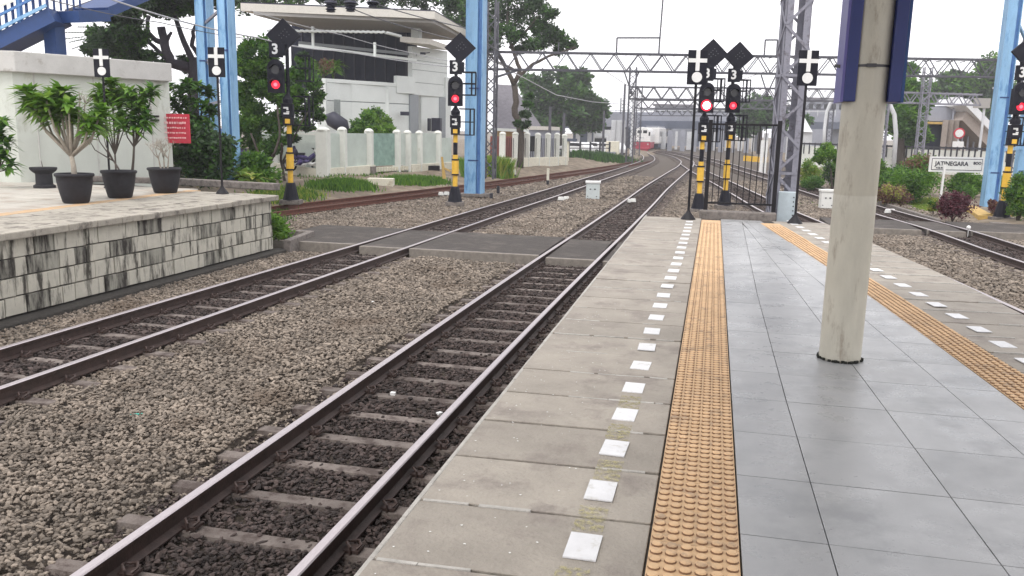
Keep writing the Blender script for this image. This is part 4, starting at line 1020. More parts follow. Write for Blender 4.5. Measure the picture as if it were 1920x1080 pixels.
def marker(label, px, py, z, h, mt):
    p = G(px, py, z); t = thing('marker_post', label, 'post', p); MB().box((p.x, p.y, z+h*.62), (.12, .10, h*.76)).build('shaft', A[mt], t, bevel=.01); MB().box((p.x, p.y, z+h*.12), (.121, .101, h*.24)).build('foot', A['ink'], t)
marker('short cream post between the rusty track and the train track', 1027, 345, -1.05, .78, 'fence_cream')
marker('short white post in the soil near the bright grass tuft', 965, 330, -.9, .35, 'fence_white')
marker('stubby black post right of the thick blue column', 934, 362, -1.05, .3, 'ink')
marker('low black stub post beside the thick blue column base', 921, 372, -1.05, .2, 'ink')
q = G(1815, 437, -.95); t = thing('ball_marker', 'small white ball on a thin stem between the right rails', 'marker', (q.x, q.y, -.95))
MB().tube([(q.x, q.y, -1.05), (q.x, q.y, -.86)], .01, 6).build('stem', A['white_paint'], t); MB().lathe((q.x, q.y, -.86), [(.01, 0), (.045, .02), (.06, .06), (.045, .10), (.01, .12)], 12).build('ball', A['white_paint'], t, smooth=True)
q = G(820, 322, -.55); t = thing('hydrant', 'small yellow post with an arm left of the middle signal', 'post', q)
q = G(833, 335, -.7); t.location = q
m = MB(); m.tube([(q.x, q.y, q.z), (q.x-.05, q.y, q.z+.45), (q.x-.12, q.y, q.z+1.0)], [.09, .07, .05], 8); m.bar((q.x-.05, q.y, q.z+.5), (q.x+.3, q.y, q.z+.35), .07); m.build('body', A['ochre'], t)
# litter
q = G(256, 777, -1.02); tag(MB().box(q, (.10, .02, .012), rz=.5).build('litter', mat('teal', (.05, .45, .35), .5)), 'tiny teal scrap of plastic lying on the ballast', 'litter')
for i, (px, py) in enumerate(((737, 738), (824, 776), (699, 567), (568, 262+115))):
    q = G(px, py, -1.05); tag(MB().box(q, (.05, .04, .03), rz=i).build('white_pebble', A['white_paint']), ('white pebble between the nearest rails, lower left one', 'white pebble beside the nearest right rail', 'white pebble on the beige ballast between both tracks', 'white pebble left of the middle signal beside the rusty track')[i], 'pebble', 'white pebbles in the ballast')
# ------------------------------------------------------------------ fence of rounded white pillars
F0 = Vector((-16.4, 34.6, 0)); F1 = Vector((-10.2, 62, 0))
def on_line(px, A0=F0, A1=F1, py=280):
    d = ray(px, py); dx, dy = d.x, d.y; ux, uy = (A1-A0).x, (A1-A0).y   # ray/line crossing in plan
    t_ = (A0.x*uy-A0.y*ux)/(dx*uy-dy*ux); return Vector((dx*t_, dy*t_, 0))
def zat(p, py):      # height of the photo row above a plan point
    lo, hi = -4., 30.
    for _ in range(40):
        mm = (lo+hi)/2; v = Vector((p.x, p.y, mm))-CC; y_ = 540-CF*v.dot(AU)/v.dot(AF)
        if y_ > py: lo = mm
        else: hi = mm
    return lo
def pillar(t, p, z0, z1, w_=.34, mt='fence_white'):
    m = MB(); m.box((p.x, p.y, (z0+z1-.14)/2), (w_, w_, z1-.14-z0), rz=.1)
    o = m.build('pillar', A[mt], t, bevel=.02)
    MB().lathe((p.x, p.y, z1-.16), [(w_*.60, 0), (w_*.62, .03), (w_*.58, .06), (w_*.45, .12), (w_*.22, .16), (.01, .17)], 14).build('cap', A[mt], o, smooth=True)
fn = thing('pillar_fence', 'white garden fence of round capped pillars before the white villa', 'fence', (F0.x, F0.y, -.8))
pil = [(606, 240, .52), (642, 240, .36), (692, 243, .36), (744, 245, .34), (764, 246, .34), (786, 247, .34), (821, 247, .36)]
pts_ = [on_line(px) for px, _, _ in pil]
for (px, py, w_), p in zip(pil, pts_): pillar(fn, p, -.95, zat(p, py-2), w_)
lw = MB(); e0 = pts_[0]; e1 = on_line(845); dv = (e1-e0)
lw.bar((e0.x, e0.y, -.72), (e0.x+dv.x*.33, e0.y+dv.y*.33, -.66), .40, .95); lw.bar((e0.x+dv.x*.62, e0.y+dv.y*.62, -.62), (e1.x, e1.y, -.60), .36, .75); lw.build('low_wall', A['fence_cream'], fn, bevel=.02)
br = MB()
for i in range(14):
    f = .34+.27*i/13; br.box((e0.x+dv.x*f, e0.y+dv.y*f, -.42), (.3, .24, .2), rz=.2)
br.build('broken_wall', A['fence_cream'], fn); MB().box((pts_[2].x, pts_[2].y, -.6), (.5, .5, .7)).build('pillar_foot', A['kerb'], fn)
LL = [K(596, 318, (e0-CC).dot(AF)), K(440, 312, 40)]; L1 = Vector((-20.6, 36.2, 0))
lw = MB(); lw.bar((e0.x, e0.y, -.62), (L1.x, L1.y, -.35), .34, .62); lw.build('low_wall', A['fence_cream'], fn, bevel=.02)
pillar(fn, e0.lerp(L1, .72), -.7, 1.25, .34); pillar(fn, L1, -.7, 1.25, .4)
sh = MB(); sp = []
for (a, b) in zip(pts_[:-1], pts_[1:]):
    z1_ = zat((a+b)/2, 250); pn = MB(); off = Vector((-.0, .12, 0)); pn.bar((a.x, a.y+.10, (z1_-.25)/2-.0), (b.x, b.y+.10, (z1_-.25)/2), .03, z1_+.25); 
    gl = abs(a.x-pts_[2].x) < .01; o = pn.build('sheet_panel', A['fence_glass_green' if gl else 'fence_sheet'], fn)
pn = MB(); pn.bar((e0.x-.1, e0.y+.3, .45), (L1.x, L1.y+.3, .5), .03, 1.7); pn.build('sheet_panel', A['fence_sheet'], fn)
pn = MB(); a_, b_ = pts_[6], e1; pn.bar((a_.x, a_.y+.1, .4), (b_.x, b_.y+.1, .4), .03, 1.4); pn.build('sheet_panel', A['fence_sheet'], fn)
MB().bar((e0.x-.3, e0.y, 1.22), (L1.x, L1.y, 1.26), .10, .08).build('top_rail', A['fence_white'], fn)
f2 = thing('far_pillar_fence', 'cream walled fence of white pillars right of the thick blue column', 'fence', (-12.5, 50, -.7))
pil2 = [(942, 248), (966, 248.5), (988, 249), (1008, 250), (1027, 250), (1044, 250), (1058, 252)]; pp2 = [on_line(px) for px, _ in pil2]
for (px, py), p in zip(pil2, pp2): pillar(f2, p, -.9, zat(p, py-1), .36)
lw = MB(); a_ = on_line(925); b_ = on_line(1062); lw.bar((a_.x, a_.y, -.85+.2), (b_.x, b_.y, -.95+.2), .36, 1.05); lw.build('low_wall', A['fence_cream'], f2, bevel=.02)
for i, (a, b) in enumerate(zip(pp2[:-1], pp2[1:])):
    for k in range(5):
        p = a.lerp(b, (k+1)/6); MB().bar((p.x, p.y+.05, -.3), (p.x, p.y+.05, 1.1), .03).build('bar', A['black_paint'], f2)
rs = thing('sheet_hoarding', 'brick red sheet hoarding behind the first far fence pillars', 'hoarding', (-14, 50, -.6))
a_, b_ = on_line(928)+Vector((-.6, 1.2, 0)), on_line(976)+Vector((-.6, 1.2, 0))
for i in range(7):
    p, q_ = a_.lerp(b_, i/7), a_.lerp(b_, (i+.97)/7); MB().bar((p.x, p.y+(.03 if i % 2 else 0), .25), (q_.x, q_.y+(.03 if i % 2 else 0), .25), .04, 1.9).build('sheet', A['red_sheet'], rs)
# ------------------------------------------------------------------ white villa
v = thing('white_villa', 'modern white villa with dark upper floor and wide flat cantilevered roof', 'house', (-18, 46, -.8))
Wp = [K(600, 148, 45.5), K(658, 152, 47), K(725, 156, 48.6), K(770, 163, 50)]
zt = 4.12
def vwall(a, b, z0, z1, th, mt, name='wall', bev=.01, back=1):
    n_ = Vector((-(b-a).y, (b-a).x, 0)).normalized()
    if n_.y < 0: n_ = -n_
    m = MB(); m.prism([(a.x, a.y), (b.x, b.y), (b.x+n_.x*th, b.y+n_.y*th), (a.x+n_.x*th, a.y+n_.y*th)][::1], z0, z1); return m.build(name, A[mt], v, bevel=bev)
for i in range(3):
    a, b = Wp[i], Wp[i+1]
    vwall(a, b, -1, 2.95, .3, 'villa_white'); vwall(a, b, 3.0, zt-.18, .3, 'villa_white')
    vwall(a+Vector((0, .04, 0)), b+Vector((0, .04, 0)), 2.94, 3.01, .2, 'villa_groove', 'groove')
    vwall(a+Vector((-.1, -.12, 0)), b+Vector((.06, -.12, 0)), zt-.17, zt+.03, .5, 'villa_white', 'coping')
vwall(Wp[0], Wp[0]+Vector((-.9, 3.5, 0)), -1, zt, .3, 'villa_white')
p = Wp[2]; MB().box((p.x-.1, p.y-.03, 1.4), (.5, .08, 4.8)).build('wall_rib', A['villa_white'], v)
# grey pier, garage recess
a, b = K(769, 175, 49.9), K(785, 178, 50.5); zg = K(775, 177, 50).z
vwall(a, b, -1, zg, .4, 'villa_grey', 'pier'); c_ = K(836, 182, 52.6)
vwall(b+Vector((0, .5, 0)), c_+Vector((0, .5, 0)), -1, zg, .3, 'villa_white', 'garage_panel'); vwall(K(824, 180, 52.3), c_, -1, zg-.05, .4, 'villa_grey', 'pier')
g = K(829, 185, 52.4); vwall(c_, K(846, 186, 53.4), -1, zg+1.2, .4, 'villa_white')
# white upper blocks
a, b = K(746, 143, 49.2), K(781, 144, 50.1); vwall(a+Vector((0, -.2, 0)), b+Vector((0, -.2, 0)), K(760, 175, 49.5).z, K(760, 143, 49.5).z, .3, 'villa_white', 'balcony_block')
a, b = K(778, 90, 50.0), K(843, 104, 52.9); vwall(a+Vector((0, -.45, 0)), b+Vector((0, -.45, 0)), zg-.02, K(810, 92, 51.2).z, .35, 'villa_white', 'upper_block')
for f in (.22, .45, .62): 
    vwall(a+Vector((0, -.456, 0)), b+Vector((0, -.456, 0)), zg+3.2*f, zg+3.2*f+.03, .02, 'villa_groove', 'groove', 0)
# dark upper floor
a, b = K(548, 100, 51.5), K(781, 100, 51.8); zb, zu = zt-.4, K(700, 60, 51.6).z
vwall(a, b, zb, zu+.6, .3, 'dark_facade', 'dark_wall')
for i in range(13): 
    p = a.lerp(b, i/12)+Vector((0, -.05, 0)); MB().box((p.x, p.y, (zb+zu)/2), (.07, .1, zu-zb)).build('mullion', A['dark_frame'], v)
for (y0_, y1_, w_, mt, k0, k1) in ((85, 113, .14, 'villa_white', 46, 49.2), (80, 103, .16, 'villa_grey', 47.5, 50)):
    p, q_ = K(560, y0_, k0), K(781, y1_, k1); MB().bar(p, q_, .12, w_).build('balcony_rail', A[mt], v)
for px, ya, yb in ((587, 50, 86), (703, 80, 106)):
    p = K(px, ya, 46.5); q_ = K(px, yb, 46.5); MB().bar((q_.x, q_.y, q_.z), (q_.x, q_.y, p.z), .12).build('post', A['villa_white'], v)
p, q_ = K(504, 58, 46), K(724, 61, 46.5); m = MB(); n = 46
for i in range(n): 
    s_ = p.lerp(q_, i/n); m.box((s_.x, s_.y, s_.z+(.03 if i % 2 else 0)), ((q_-p).length/n*.98, .3, .11), rz=CYAW)
m.build('corrugated_edge', A['villa_white'], v); p2_ = K(750, 68, 47.2); MB().bar(q_, p2_, .3, .12).build('edge_beam', A['villa_white'], v)
# roof slab
zr = 7.5; fh = .42
TL, TR = K(451, 10, 44.6), K(815, 16, 46.2); RR_ = K(881, 60, 55.5); RR_ = Vector((RR_.x, RR_.y, 0))
bk3 = Vector((RR_.x-TR.x, RR_.y-TR.y, 0)); TLb = Vector((TL.x, TL.y, 0))
def rp(f, inset=0, li=0): 
    return None
outer = [(TL.x, TL.y), (TR.x, TR.y), (TR.x+bk3.x, TR.y+bk3.y), (TL.x+bk3.x+1.0, TL.y+bk3.y)]
inner = [(TL.x+.6, TL.y+.25), (TR.x-.15, TR.y+.25), (TR.x+bk3.x-.2, TR.y+bk3.y), (TL.x+bk3.x+1.2, TL.y+bk3.y)]
MB().prism(outer, zr+fh*.06, zr+fh).build('roof_slab', A['roof_edge'], v); MB().prism(inner, zr-.16, zr+.02).build('soffit', A['soffit'], v)
MB().prism([(x, y+.02) for x, y in outer], zr+fh+.002, zr+fh+.07).build('roof_capping', A['dark_frame'], v)
p = K(750, 70, 47.4); q_ = K(806, 73, 48.5); r_ = K(840, 90, 52)
MB().prism([(p.x, p.y), (q_.x, q_.y), (r_.x, r_.y), (p.x+.5, p.y+4.2)], q_.z-.3, q_.z).build('lower_canopy', A['roof_edge'], v)
MB().box((K(770, 60, 48.5).x, K(770, 60, 48.5).y+1, q_.z+.5), (.5, .5, 1.2)).build('roof_post', A['villa_white'], v)
m = MB(); p = K(799, 102, 50.2)-Vector((0, .6, 0)); m.box(p, (.32, .14, .12), rz=.4); m.bar(p+Vector((.1, 0, 0)), p+Vector((.25, .5, .1)), .05); m.build('wall_lamp', A['dark_frame'], v)
wn = K(634, 206, 46.2); m = MB(); m.box((wn.x, wn.y-.12, wn.z), (.34, .08, 1.1), rz=.5); m.build('arched_window', A['villa_groove'], v); 
p = K(760, 213, 49.5); MB().box((p.x, p.y-.1, p.z), (.55, .1, .22), rz=.9).build('house_number', A['dark_frame'], v)
p = K(819, 234, 51.4); m = MB(); m.box((p.x-.35, p.y-.4, p.z), (.12, .4, .75)); m.box((p.x+.12, p.y-.4, p.z), (.55, .4, .8)); m.build('air_unit', A['dark_frame'], v, bevel=.02)
t = thing('garden_awning', 'grey curved awning behind the second fence pillar', 'awning', K(635, 240, 44)); p = K(635, 228, 43); m = MB()
m.tube([p+Vector((-.75, 0, .25)), p+Vector((-.4, 0, .15)), p+Vector((.2, 0, -.2)), p+Vector((.55, 0, -.7))], [.1, .4, .38, .12], 10); m.build('canopy', A['dark_frame'], t, smooth=True)
# house with grey roof right of the thick column
h = thing('grey_roofed_house', 'small house with steep grey tiled roof behind the far fence', 'house', (-16, 64, -.8)); kk = 66
a, b, c_, d_ = K(925, 240, kk), K(985, 244, kk), K(962, 160, kk+4), K(930, 158, kk+4)
m = MB(); m.add([a, b, c_, d_, a+Vector((0, 8, 0)), b+Vector((0, 8, 0))], [(0, 1, 2, 3), (3, 2, 5, 4), (1, 5, 2), (0, 3, 4), (0, 4, 5, 1)]); m.build('roof', A['roof_tile_grey'], h)
MB().bar(a+Vector((-.3, -.1, -.1)), b+Vector((.3, -.1, -.05)), .3, .22).build('gutter', A['villa_white'], h); MB().prism([(a.x, a.y+.5), (b.x, b.y+.5), (b.x, b.y+8), (a.x, a.y+8)], -1, a.z-.05).build('wall', A['orange_box'], h)
h = thing('garage', 'flat roofed grey outbuilding behind the far fence pillars', 'building', (-13, 68, -.8)); a, b = K(986, 236, 66), K(1030, 236, 68)
MB().prism([(a.x, a.y), (b.x, b.y), (b.x, b.y+5), (a.x, a.y+5)], -1, a.z-.3).build('wall', A['haze_concrete'], h); MB().prism([(a.x-.2, a.y-.3), (b.x+.2, b.y-.3), (b.x, b.y+5), (a.x, a.y+5)], a.z-.29, a.z).build('roof', A['roof_edge'], h)
MB().box(((a.x+b.x)/2, a.y-.02, .6), (1.1, .06, 1.2)).build('window', A['glass_dark'], h)

# ------------------------------------------------------------------ blue footbridge stair, top left
s = thing('blue_footbridge', 'blue steel footbridge stair with corrugated roof at the top left', 'footbridge', (-20, 27, 0)); kb_ = 25.5
a, b, c_ = K(-60, 118, kb_), K(36, 77, kb_), K(113, 32, kb_)
MB().bar(a, c_, 1.2, .42).build('stringer', A['blue_deep'], s); MB().bar(a+Vector((.1, -.65, .25)), c_+Vector((.1, -.65, .25)), .06, .09).build('stringer_flange', A['blue_steel'], s)
d_ = K(172, 30, kb_+1.2); MB().bar(c_, d_, 1.4, .34).build('landing', A['blue_deep'], s)
e_ = K(305, -28, kb_+7); MB().bar(d_+Vector((0, 0, .1)), e_+Vector((2.2, 0, .8)), 1.4, .3).build('girder', A['blue_deep'], s)
m = MB(); m.add([d_+Vector((-1.0, 0, .2)), e_+Vector((2.2, 0, 1.0)), e_+Vector((1, 4, 1.2)), d_+Vector((-3.5, 3.2, .5))], [(0, 1, 2, 3)]); o = m.build('deck', mat('deck_under', (.16, .14, .15), .8), s); sm_ = o.modifiers.new('th', 'SOLIDIFY'); sm_.thickness = .08
dv = (c_-a)
for i in range(15):
    p = a+dv*(i/14.)+Vector((.05, -.55, 0)); MB().bar((p.x, p.y, p.z+.15), (p.x, p.y, p.z+1.55), .06 if i % 5 else .12).build('baluster', A['blue_recess'] if i % 5 == 0 else A['blue_deep'], s)
for i in range(6):
    p = c_.lerp(d_, i/5)+Vector((.05, -.55, 0)); MB().bar((p.x, p.y, p.z+.1), (p.x, p.y, p.z+1.5), .045).build('baluster', A['blue_deep'], s)
for dz in (.62, 1.5): MB().bar(a+Vector((.05, -.6, dz)), c_+Vector((.05, -.6, dz)), .05, .07).build('handrail', A['blue_recess'], s)
pc_ = K(104, 90, kb_+.3); MB().box((pc_.x, pc_.y, (c_.z+0)/2-.1), (.42, .42, c_.z)).build('support_column', A['blue_deep'], s)
m = MB(); r0 = K(-20, 5, kb_-1)
for i in range(12):
    p, q_ = K(-40+i*5.6, 29-i*2.2, kb_-.8), K(-40+i*5.6+5.4, 29-i*2.2-2.0, kb_-.8); m.hexa([p, q_, q_+Vector((-1.2, 1, 2.2)), p+Vector((-1.2, 1, 2.2))], [p+Vector((0, 0, .05)), q_+Vector((0, 0, .05)), q_+Vector((-1.2, 1, 2.25)), p+Vector((-1.2, 1, 2.25))])
m.build('corrugated_roof', A['fence_white'], s)

# ------------------------------------------------------------------ trees
rng = np.random.default_rng(77)
def kc(l, k, r, n, per, fr=.42):      # clumps round a measured point
    out = []
    for (px, py, rr) in l: out += sub_clumps(K(px, py, k+rng.uniform(-1, 1)), (r*rr, r*rr, r*rr*.7), n, per, rng, fr)
    return out
kt = 34
B = K(372, 330, kt); B.z = -.3
tree('big dark tree with twisting bare purple limbs behind the low white building', B,
  [([B, K(370, 180, kt), K(372, 115, kt)], .40, .36), ([K(372, 135, kt), K(388, 90, kt), K(380, 45, kt), K(392, 0, kt), K(400, -30, kt)], .26, .10), ([K(368, 130, kt), K(345, 80, kt), K(328, 35, kt), K(322, -10, kt)], .14, .06),
   ([K(365, 130, kt), K(318, 118, kt), K(310, 85, kt), K(302, 50, kt)], .22, .16), ([K(310, 82, kt), K(290, 75, kt), K(275, 55, kt), K(280, 30, kt)], .12, .07), ([K(310, 80, kt), K(322, 60, kt)], .10, .05), ([K(312, 110, kt), K(285, 85, kt), K(270, 70, kt)], .10, .05),
   ([K(376, 110, kt), K(360, 85, kt), K(362, 60, kt), K(374, 30, kt), K(350, 5, kt)], .10, .05), ([K(380, 45, kt), K(362, 15, kt), K(358, -10, kt)], .09, .05), ([K(370, 110, kt), K(385, 108, kt), K(392, 130, kt)], .12, .05)],
  kc([(265, 5, 1), (300, 18, .8), (335, 12, .8), (365, -8, 1), (230, 25, .8), (250, 60, .9), (190, 70, .8), (285, 8, 1), (320, 0, 1), (350, 8, .9), (385, -6, 1), (250, 2, 1), (300, -15, 1.2), (215, 5, .8), (410, 2, .7)], kt, .75, 9, 90)+kc([(215, 60, 1), (235, 85, 1), (245, 45, 1), (200, 85, .9), (255, 75, .9), (222, 100, .9), (265, 105, .8), (180, 95, .7), (208, 30, .7)], kt-1, .72, 9, 85)+kc([(345, 118, .7), (358, 128, .7), (305, 122, .4)], kt, .5, 6, 60),
  .11, ('leaf_dark', 'leaf_b', 'leaf_dark'), smat='bark_purple')
q = K(165, 80, 31); t = thing('palm_fronds', 'drooping palm fronds against the sky left of the dark tree', 'palm', q); m = MB(); rg2 = np.random.default_rng(4)
for (ax, ay, bx, by) in ((200, 92, 122, 72), (200, 88, 128, 60), (195, 80, 150, 50), (200, 98, 140, 90), (195, 70, 165, 38), (190, 95, 135, 78)):
    a, b = K(ax, ay, 31), K(bx, by, 31); mid = a.lerp(b, .5)+Vector((0, 0, .25)); path = [a.lerp(mid, i/6) if i < 6 else mid.lerp(b, (i-6)/6) for i in range(13)]
    for i, p in enumerate(path):
        for s_ in (-1, 1):
            l = .28*(1-i/16); e = p+(b-a).normalized()*l+Vector((0, s_*.1, -.12-.05*s_)); w_ = Vector((0, 0, .022)); base = len(m.v); m.v += [tuple(p), tuple(p.lerp(e, .5)+w_), tuple(e), tuple(p.lerp(e, .5)-w_)]; m.f.append((base, base+1, base+2, base+3)); m.m.append(0)
m.build('frond', A['leaf_dark'], t)
kt = 30; B = G(505, 332, -.6)
L_ = [([B, B+Vector((-.05, 0, .5)), K(513, 290, 28.5)], .09, .06), ([K(513, 292, 28.5), K(525, 255, 28.5), K(520, 200, 28.5)], .05, .03), ([B+Vector((.05, 0, .3)), K(490, 300, 28.5), K(470, 250, 28.5)], .05, .03)]
tree('broad green leafed tree filling the gap between blue column and villa', B, L_, kc([(460, 120, 1), (480, 150, 1.1), (450, 180, 1), (500, 130, 1), (470, 210, 1.1), (505, 180, 1.1), (490, 240, 1), (455, 235, 1), (520, 220, 1), (545, 150, .9), (500, 95, .9), (462, 92, .8), (470, 262, .9), (505, 275, .8), (540, 190, .9)], 31.5, .66, 12, 95), .09, ('leaf_a', 'leaf_a', 'leaf_b', 'leaf_b'))
B = G(535, 345, -.7)
tree('smaller tree with open foliage right of the leftmost signal', B, [([B, B+Vector((-.15, 0, .9)), K(528, 270, 29)], .06, .04), ([B+Vector((-.12, 0, .8)), K(560, 240, 29), K(580, 205, 29)], .04, .02)],
  kc([(575, 130, .9), (590, 160, .9), (560, 175, 1), (585, 195, 1), (565, 210, 1), (595, 215, .8), (550, 235, .8), (575, 235, .8), (545, 260, .6), (600, 185, .7), (568, 110, .6), (520, 265, .7)], 30.5, .46, 8, 60), .075, ('leaf_b', 'leaf_dark', 'leaf_a'))
B = K(702, 300, 44); B.z = -.5
tree('round topped green tree behind the fence pillars of the villa', B, [([B, K(700, 262, 44)], .12, .08)], kc([(690, 232, 1), (712, 232, 1), (700, 220, .9), (725, 244, .8), (680, 244, .8), (708, 250, 1), (715, 262, .7)], 43, .72, 10, 90), .11, ('leaf_a', 'leaf_b', 'leaf_bright'))
for px, py, k, r, lab, mats in ((607, 128, 47, .62, 'rust coloured potted shrub on the villa terrace', ('leaf_rust', 'leaf_a')), (583, 128, 47, .5, 'green potted shrub at the left of the villa terrace', ('leaf_a', 'leaf_bright'))):
    p = K(px, py+12, k); shrub('terrace_plant', lab, (p.x, p.y, p.z-.2), r, 10, .10, mats, 'plant')
p = K(627, 142, 47); frangipani('spiky green palm on the villa terrace', p, [K(626, 122, 47), K(622, 126, 47), K(631, 120, 47)], .05, .75, 18, smat='bark', name='terrace_palm')
kt = 53; B = K(975, 300, 54); B.z = -.8
def P_(l): return [K(a, b, 54) for a, b in l]
tree('tall spreading tree with leaning dark trunk right of the thick blue column', B,
  [([B]+P_([(976, 240), (966, 215), (968, 180), (962, 150)]), .25, .18), (P_([(964, 160), (945, 120), (925, 85), (915, 40)]), .16, .08), (P_([(965, 155), (975, 130), (965, 100), (950, 60), (955, 0)]), .16, .07), (P_([(966, 150), (1000, 120), (1030, 105), (1060, 95), (1080, 88)]), .12, .03), (P_([(962, 130), (930, 115), (905, 90)]), .10, .05), (P_([(955, 90), (985, 60), (1010, 30)]), .1, .04)],
  kc([(915, 20, 1.2), (940, 5, 1.3), (960, 30, 1.3), (930, 50, 1.2), (985, 15, 1.2), (990, 50, 1.2), (960, 65, 1.0), (1015, 45, 1.0), (1010, 5, 1.0), (1020, 70, .9), (1045, 62, .8), (1050, 80, .6), (925, 80, .8), (1000, 85, .9), (975, 92, .7), (1068, 85, .5), (1030, 25, .7), (1048, 95, .45)], 54, .95, 9, 52)+kc([(992, 195, .6), (985, 215, .7), (975, 232, .6), (985, 235, .7), (995, 180, .5)], 53, .5, 5, 45), .13, ('leaf_dark', 'leaf_b', 'leaf_dark'), name='tall_tree')
B = K(720, 100, 62); B.z = -.5
tree('dark mass of tree crowns behind the villa roof', B, [([B, K(740, 20, 62)], .5, .4)], kc([(x, y, 1.3) for x, y in ((450, -2), (500, -8), (550, -4), (600, -10), (650, -6), (700, -4), (750, -8), (800, -4), (850, 0), (880, 20), (870, 45), (840, 10), (900, 60), (895, 90), (480, -25), (560, -25), (640, -25), (720, -25), (790, -25), (860, -20))], 62, 1.1, 8, 75), .17, ('leaf_dark', 'leaf_b'))
def far_tree(label, px, py, k, zb, blobs, r, mats, size=.3, n=8, per=70, name='tree', tr=.4):
    B = K(px, py, k); B.z = zb; return tree(label, B, [([B, K(blobs[0][0], blobs[0][1], k)], tr, tr*.6)], kc(blobs, k, r, n, per), size, mats, name=name)
far_tree('large hazy grey green tree beyond the street, left of the overpass', 1050, 270, 105, -.9, [(1050, 180, 1.3), (1020, 165, 1.2), (1075, 160, 1.2), (1095, 180, 1.1), (1010, 195, 1.2), (1045, 205, 1.3), (1085, 205, 1.2), (1110, 205, .9), (1000, 160, 1), (1060, 145, .9), (1025, 225, 1.2), (1065, 225, 1.2), (1100, 225, 1.1), (995, 225, 1), (1090, 150, .7), (1120, 215, .8)], 2.0, ('leaf_b', 'leaf_dark'), .36, 9, 75)
far_tree('hazy round tree behind the black gate, right of the paired signals', 1425, 270, 120, -.9, [(1425, 215, 1.2), (1410, 225, 1.1), (1445, 220, 1.1), (1420, 195, 1), (1440, 200, 1), (1400, 210, .8), (1460, 235, 1), (1400, 240, 1), (1500, 225, .8)], 1.9, ('leaf_b', 'leaf_dark'), .4, 9, 60)
far_tree('green tree directly right of the round column in the distance', 1705, 280, 80, -.9, [(1705, 160, 1.1), (1690, 190, 1.1), (1715, 200, 1.2), (1700, 225, 1.1), (1725, 240, 1.1), (1695, 255, 1.1), (1720, 170, .9), (1708, 130, .5), (1740, 200, .7)], 1.3, ('leaf_a', 'leaf_b'), .24, 9, 70)
far_tree('dense leafy green tree between the round column and the lattice mast', 1690, 280, 64, -.9, [(1690, 215, 1), (1705, 190, .9), (1680, 240, 1), (1712, 235, 1), (1700, 260, 1), (1672, 210, .8), (1722, 210, .7), (1720, 262, .9), (1700, 165, .6)], 1.1, ('leaf_a', 'leaf_b', 'leaf_b'), .2, 9, 70)
far_tree('dark hillside tree behind the footbridge stair at right', 1800, 280, 105, -.9, [(1780, 175, 1.2), (1815, 165, 1.3), (1845, 150, 1.2), (1760, 165, 1), (1795, 155, 1), (1860, 130, 1), (1850, 180, 1.2), (1830, 195, 1.2), (1750, 190, 1), (1775, 200, 1), (1870, 160, 1.2), (1862, 210, 1.3), (1730, 185, .8), (1880, 190, 1)], 2.1, ('leaf_b', 'leaf_dark', 'leaf_a'), .34, 9, 70)
# ------------------------------------------------------------------ grass and low planting on the left bank
def grass(label, x0, y0, x1, y1, wd, n, h, mats=('grass_blade', 'leaf_b'), zf=None):
    SEED[0] += 1; r_ = np.random.default_rng(SEED[0]); m = MB()
    for i in range(n):
        f = r_.random(); x = x0+(x1-x0)*f+r_.normal()*wd*.5; y = y0+(y1-y0)*f+r_.normal()*wd*.5; z = gz(x, y)-.02; hh_ = h*r_.uniform(.5, 1.25); a = r_.uniform(0, 6.28); l = hh_*r_.uniform(.1, .6); w_ = .018*r_.uniform(.7, 1.5)*(1+h)
        base = len(m.v); m.v += [(x-w_, y, z), (x+w_, y, z), (x+math.cos(a)*l*.5+w_*.6, y+math.sin(a)*l*.5, z+hh_*.65), (x+math.cos(a)*l, y+math.sin(a)*l, z+hh_)]
        m.f.append((base, base+1, base+2, base+3)); m.m.append(int(r_.integers(0, len(mats))))
    return tag(m.build('grass', [A[x] for x in mats]), label, 'grass', kind='stuff')
g1, g2 = G(590, 362, -.95), G(672, 356, -.95); grass('strip of green grass beside the rusty track, left patch', g1.x, g1.y+.6, g2.x, g2.y+.5, .55, 5200, .30, ('leaf_a', 'leaf_b', 'grass_blade'))
g1, g2 = G(728, 350, -.95), G(815, 343, -.95); grass('strip of green grass beside the rusty track, right patch', g1.x, g1.y+.6, g2.x, g2.y+.5, .55, 4200, .28, ('leaf_a', 'leaf_b', 'grass_blade'))
g1, g2 = G(920, 328, -.85), G(942, 326, -.85); grass('tall bright grass tuft right of the thick blue column', g1.x, g1.y, g2.x, g2.y, .55, 2600, .95, ('leaf_bright', 'leaf_yellow', 'leaf_a'))
g1, g2 = G(868, 331, -.8), G(873, 330, -.8); grass('tall bright grass behind the thick blue column', g1.x, g1.y+1, g2.x, g2.y+1, .3, 700, .9, ('leaf_bright', 'leaf_a'))
g1, g2 = G(495, 352, -.5), G(535, 368, -.9); grass('weedy grass between platform end and the leftmost signal', g1.x, g1.y, g2.x, g2.y+1.5, .7, 3000, .22, ('leaf_b', 'grass_blade', 'leaf_yellow'))
g1, g2 = G(600, 340, -.8), G(700, 325, -.7); grass('thin weeds scattered on the brown soil bank', g1.x, g1.y, g2.x, g2.y, 1.5, 900, .14, ('leaf_b', 'grass_blade'))
g1, g2 = G(1085, 302, -.9), G(1165, 300, -.9); grass('dull low verge grass before the street railing', g1.x, g1.y, g2.x, g2.y, 1.6, 3500, .6, ('leaf_b', 'leaf_dark'))
for a, b, c_, d_, lab in ((460, 355, 505, 350, 'low weeds beside the blue column feet'),):
    g1, g2 = G(a, b, -.1), G(c_, d_, -.3); grass(lab, g1.x, g1.y, g2.x, g2.y, .8, 1200, .2, ('leaf_b', 'leaf_a'))
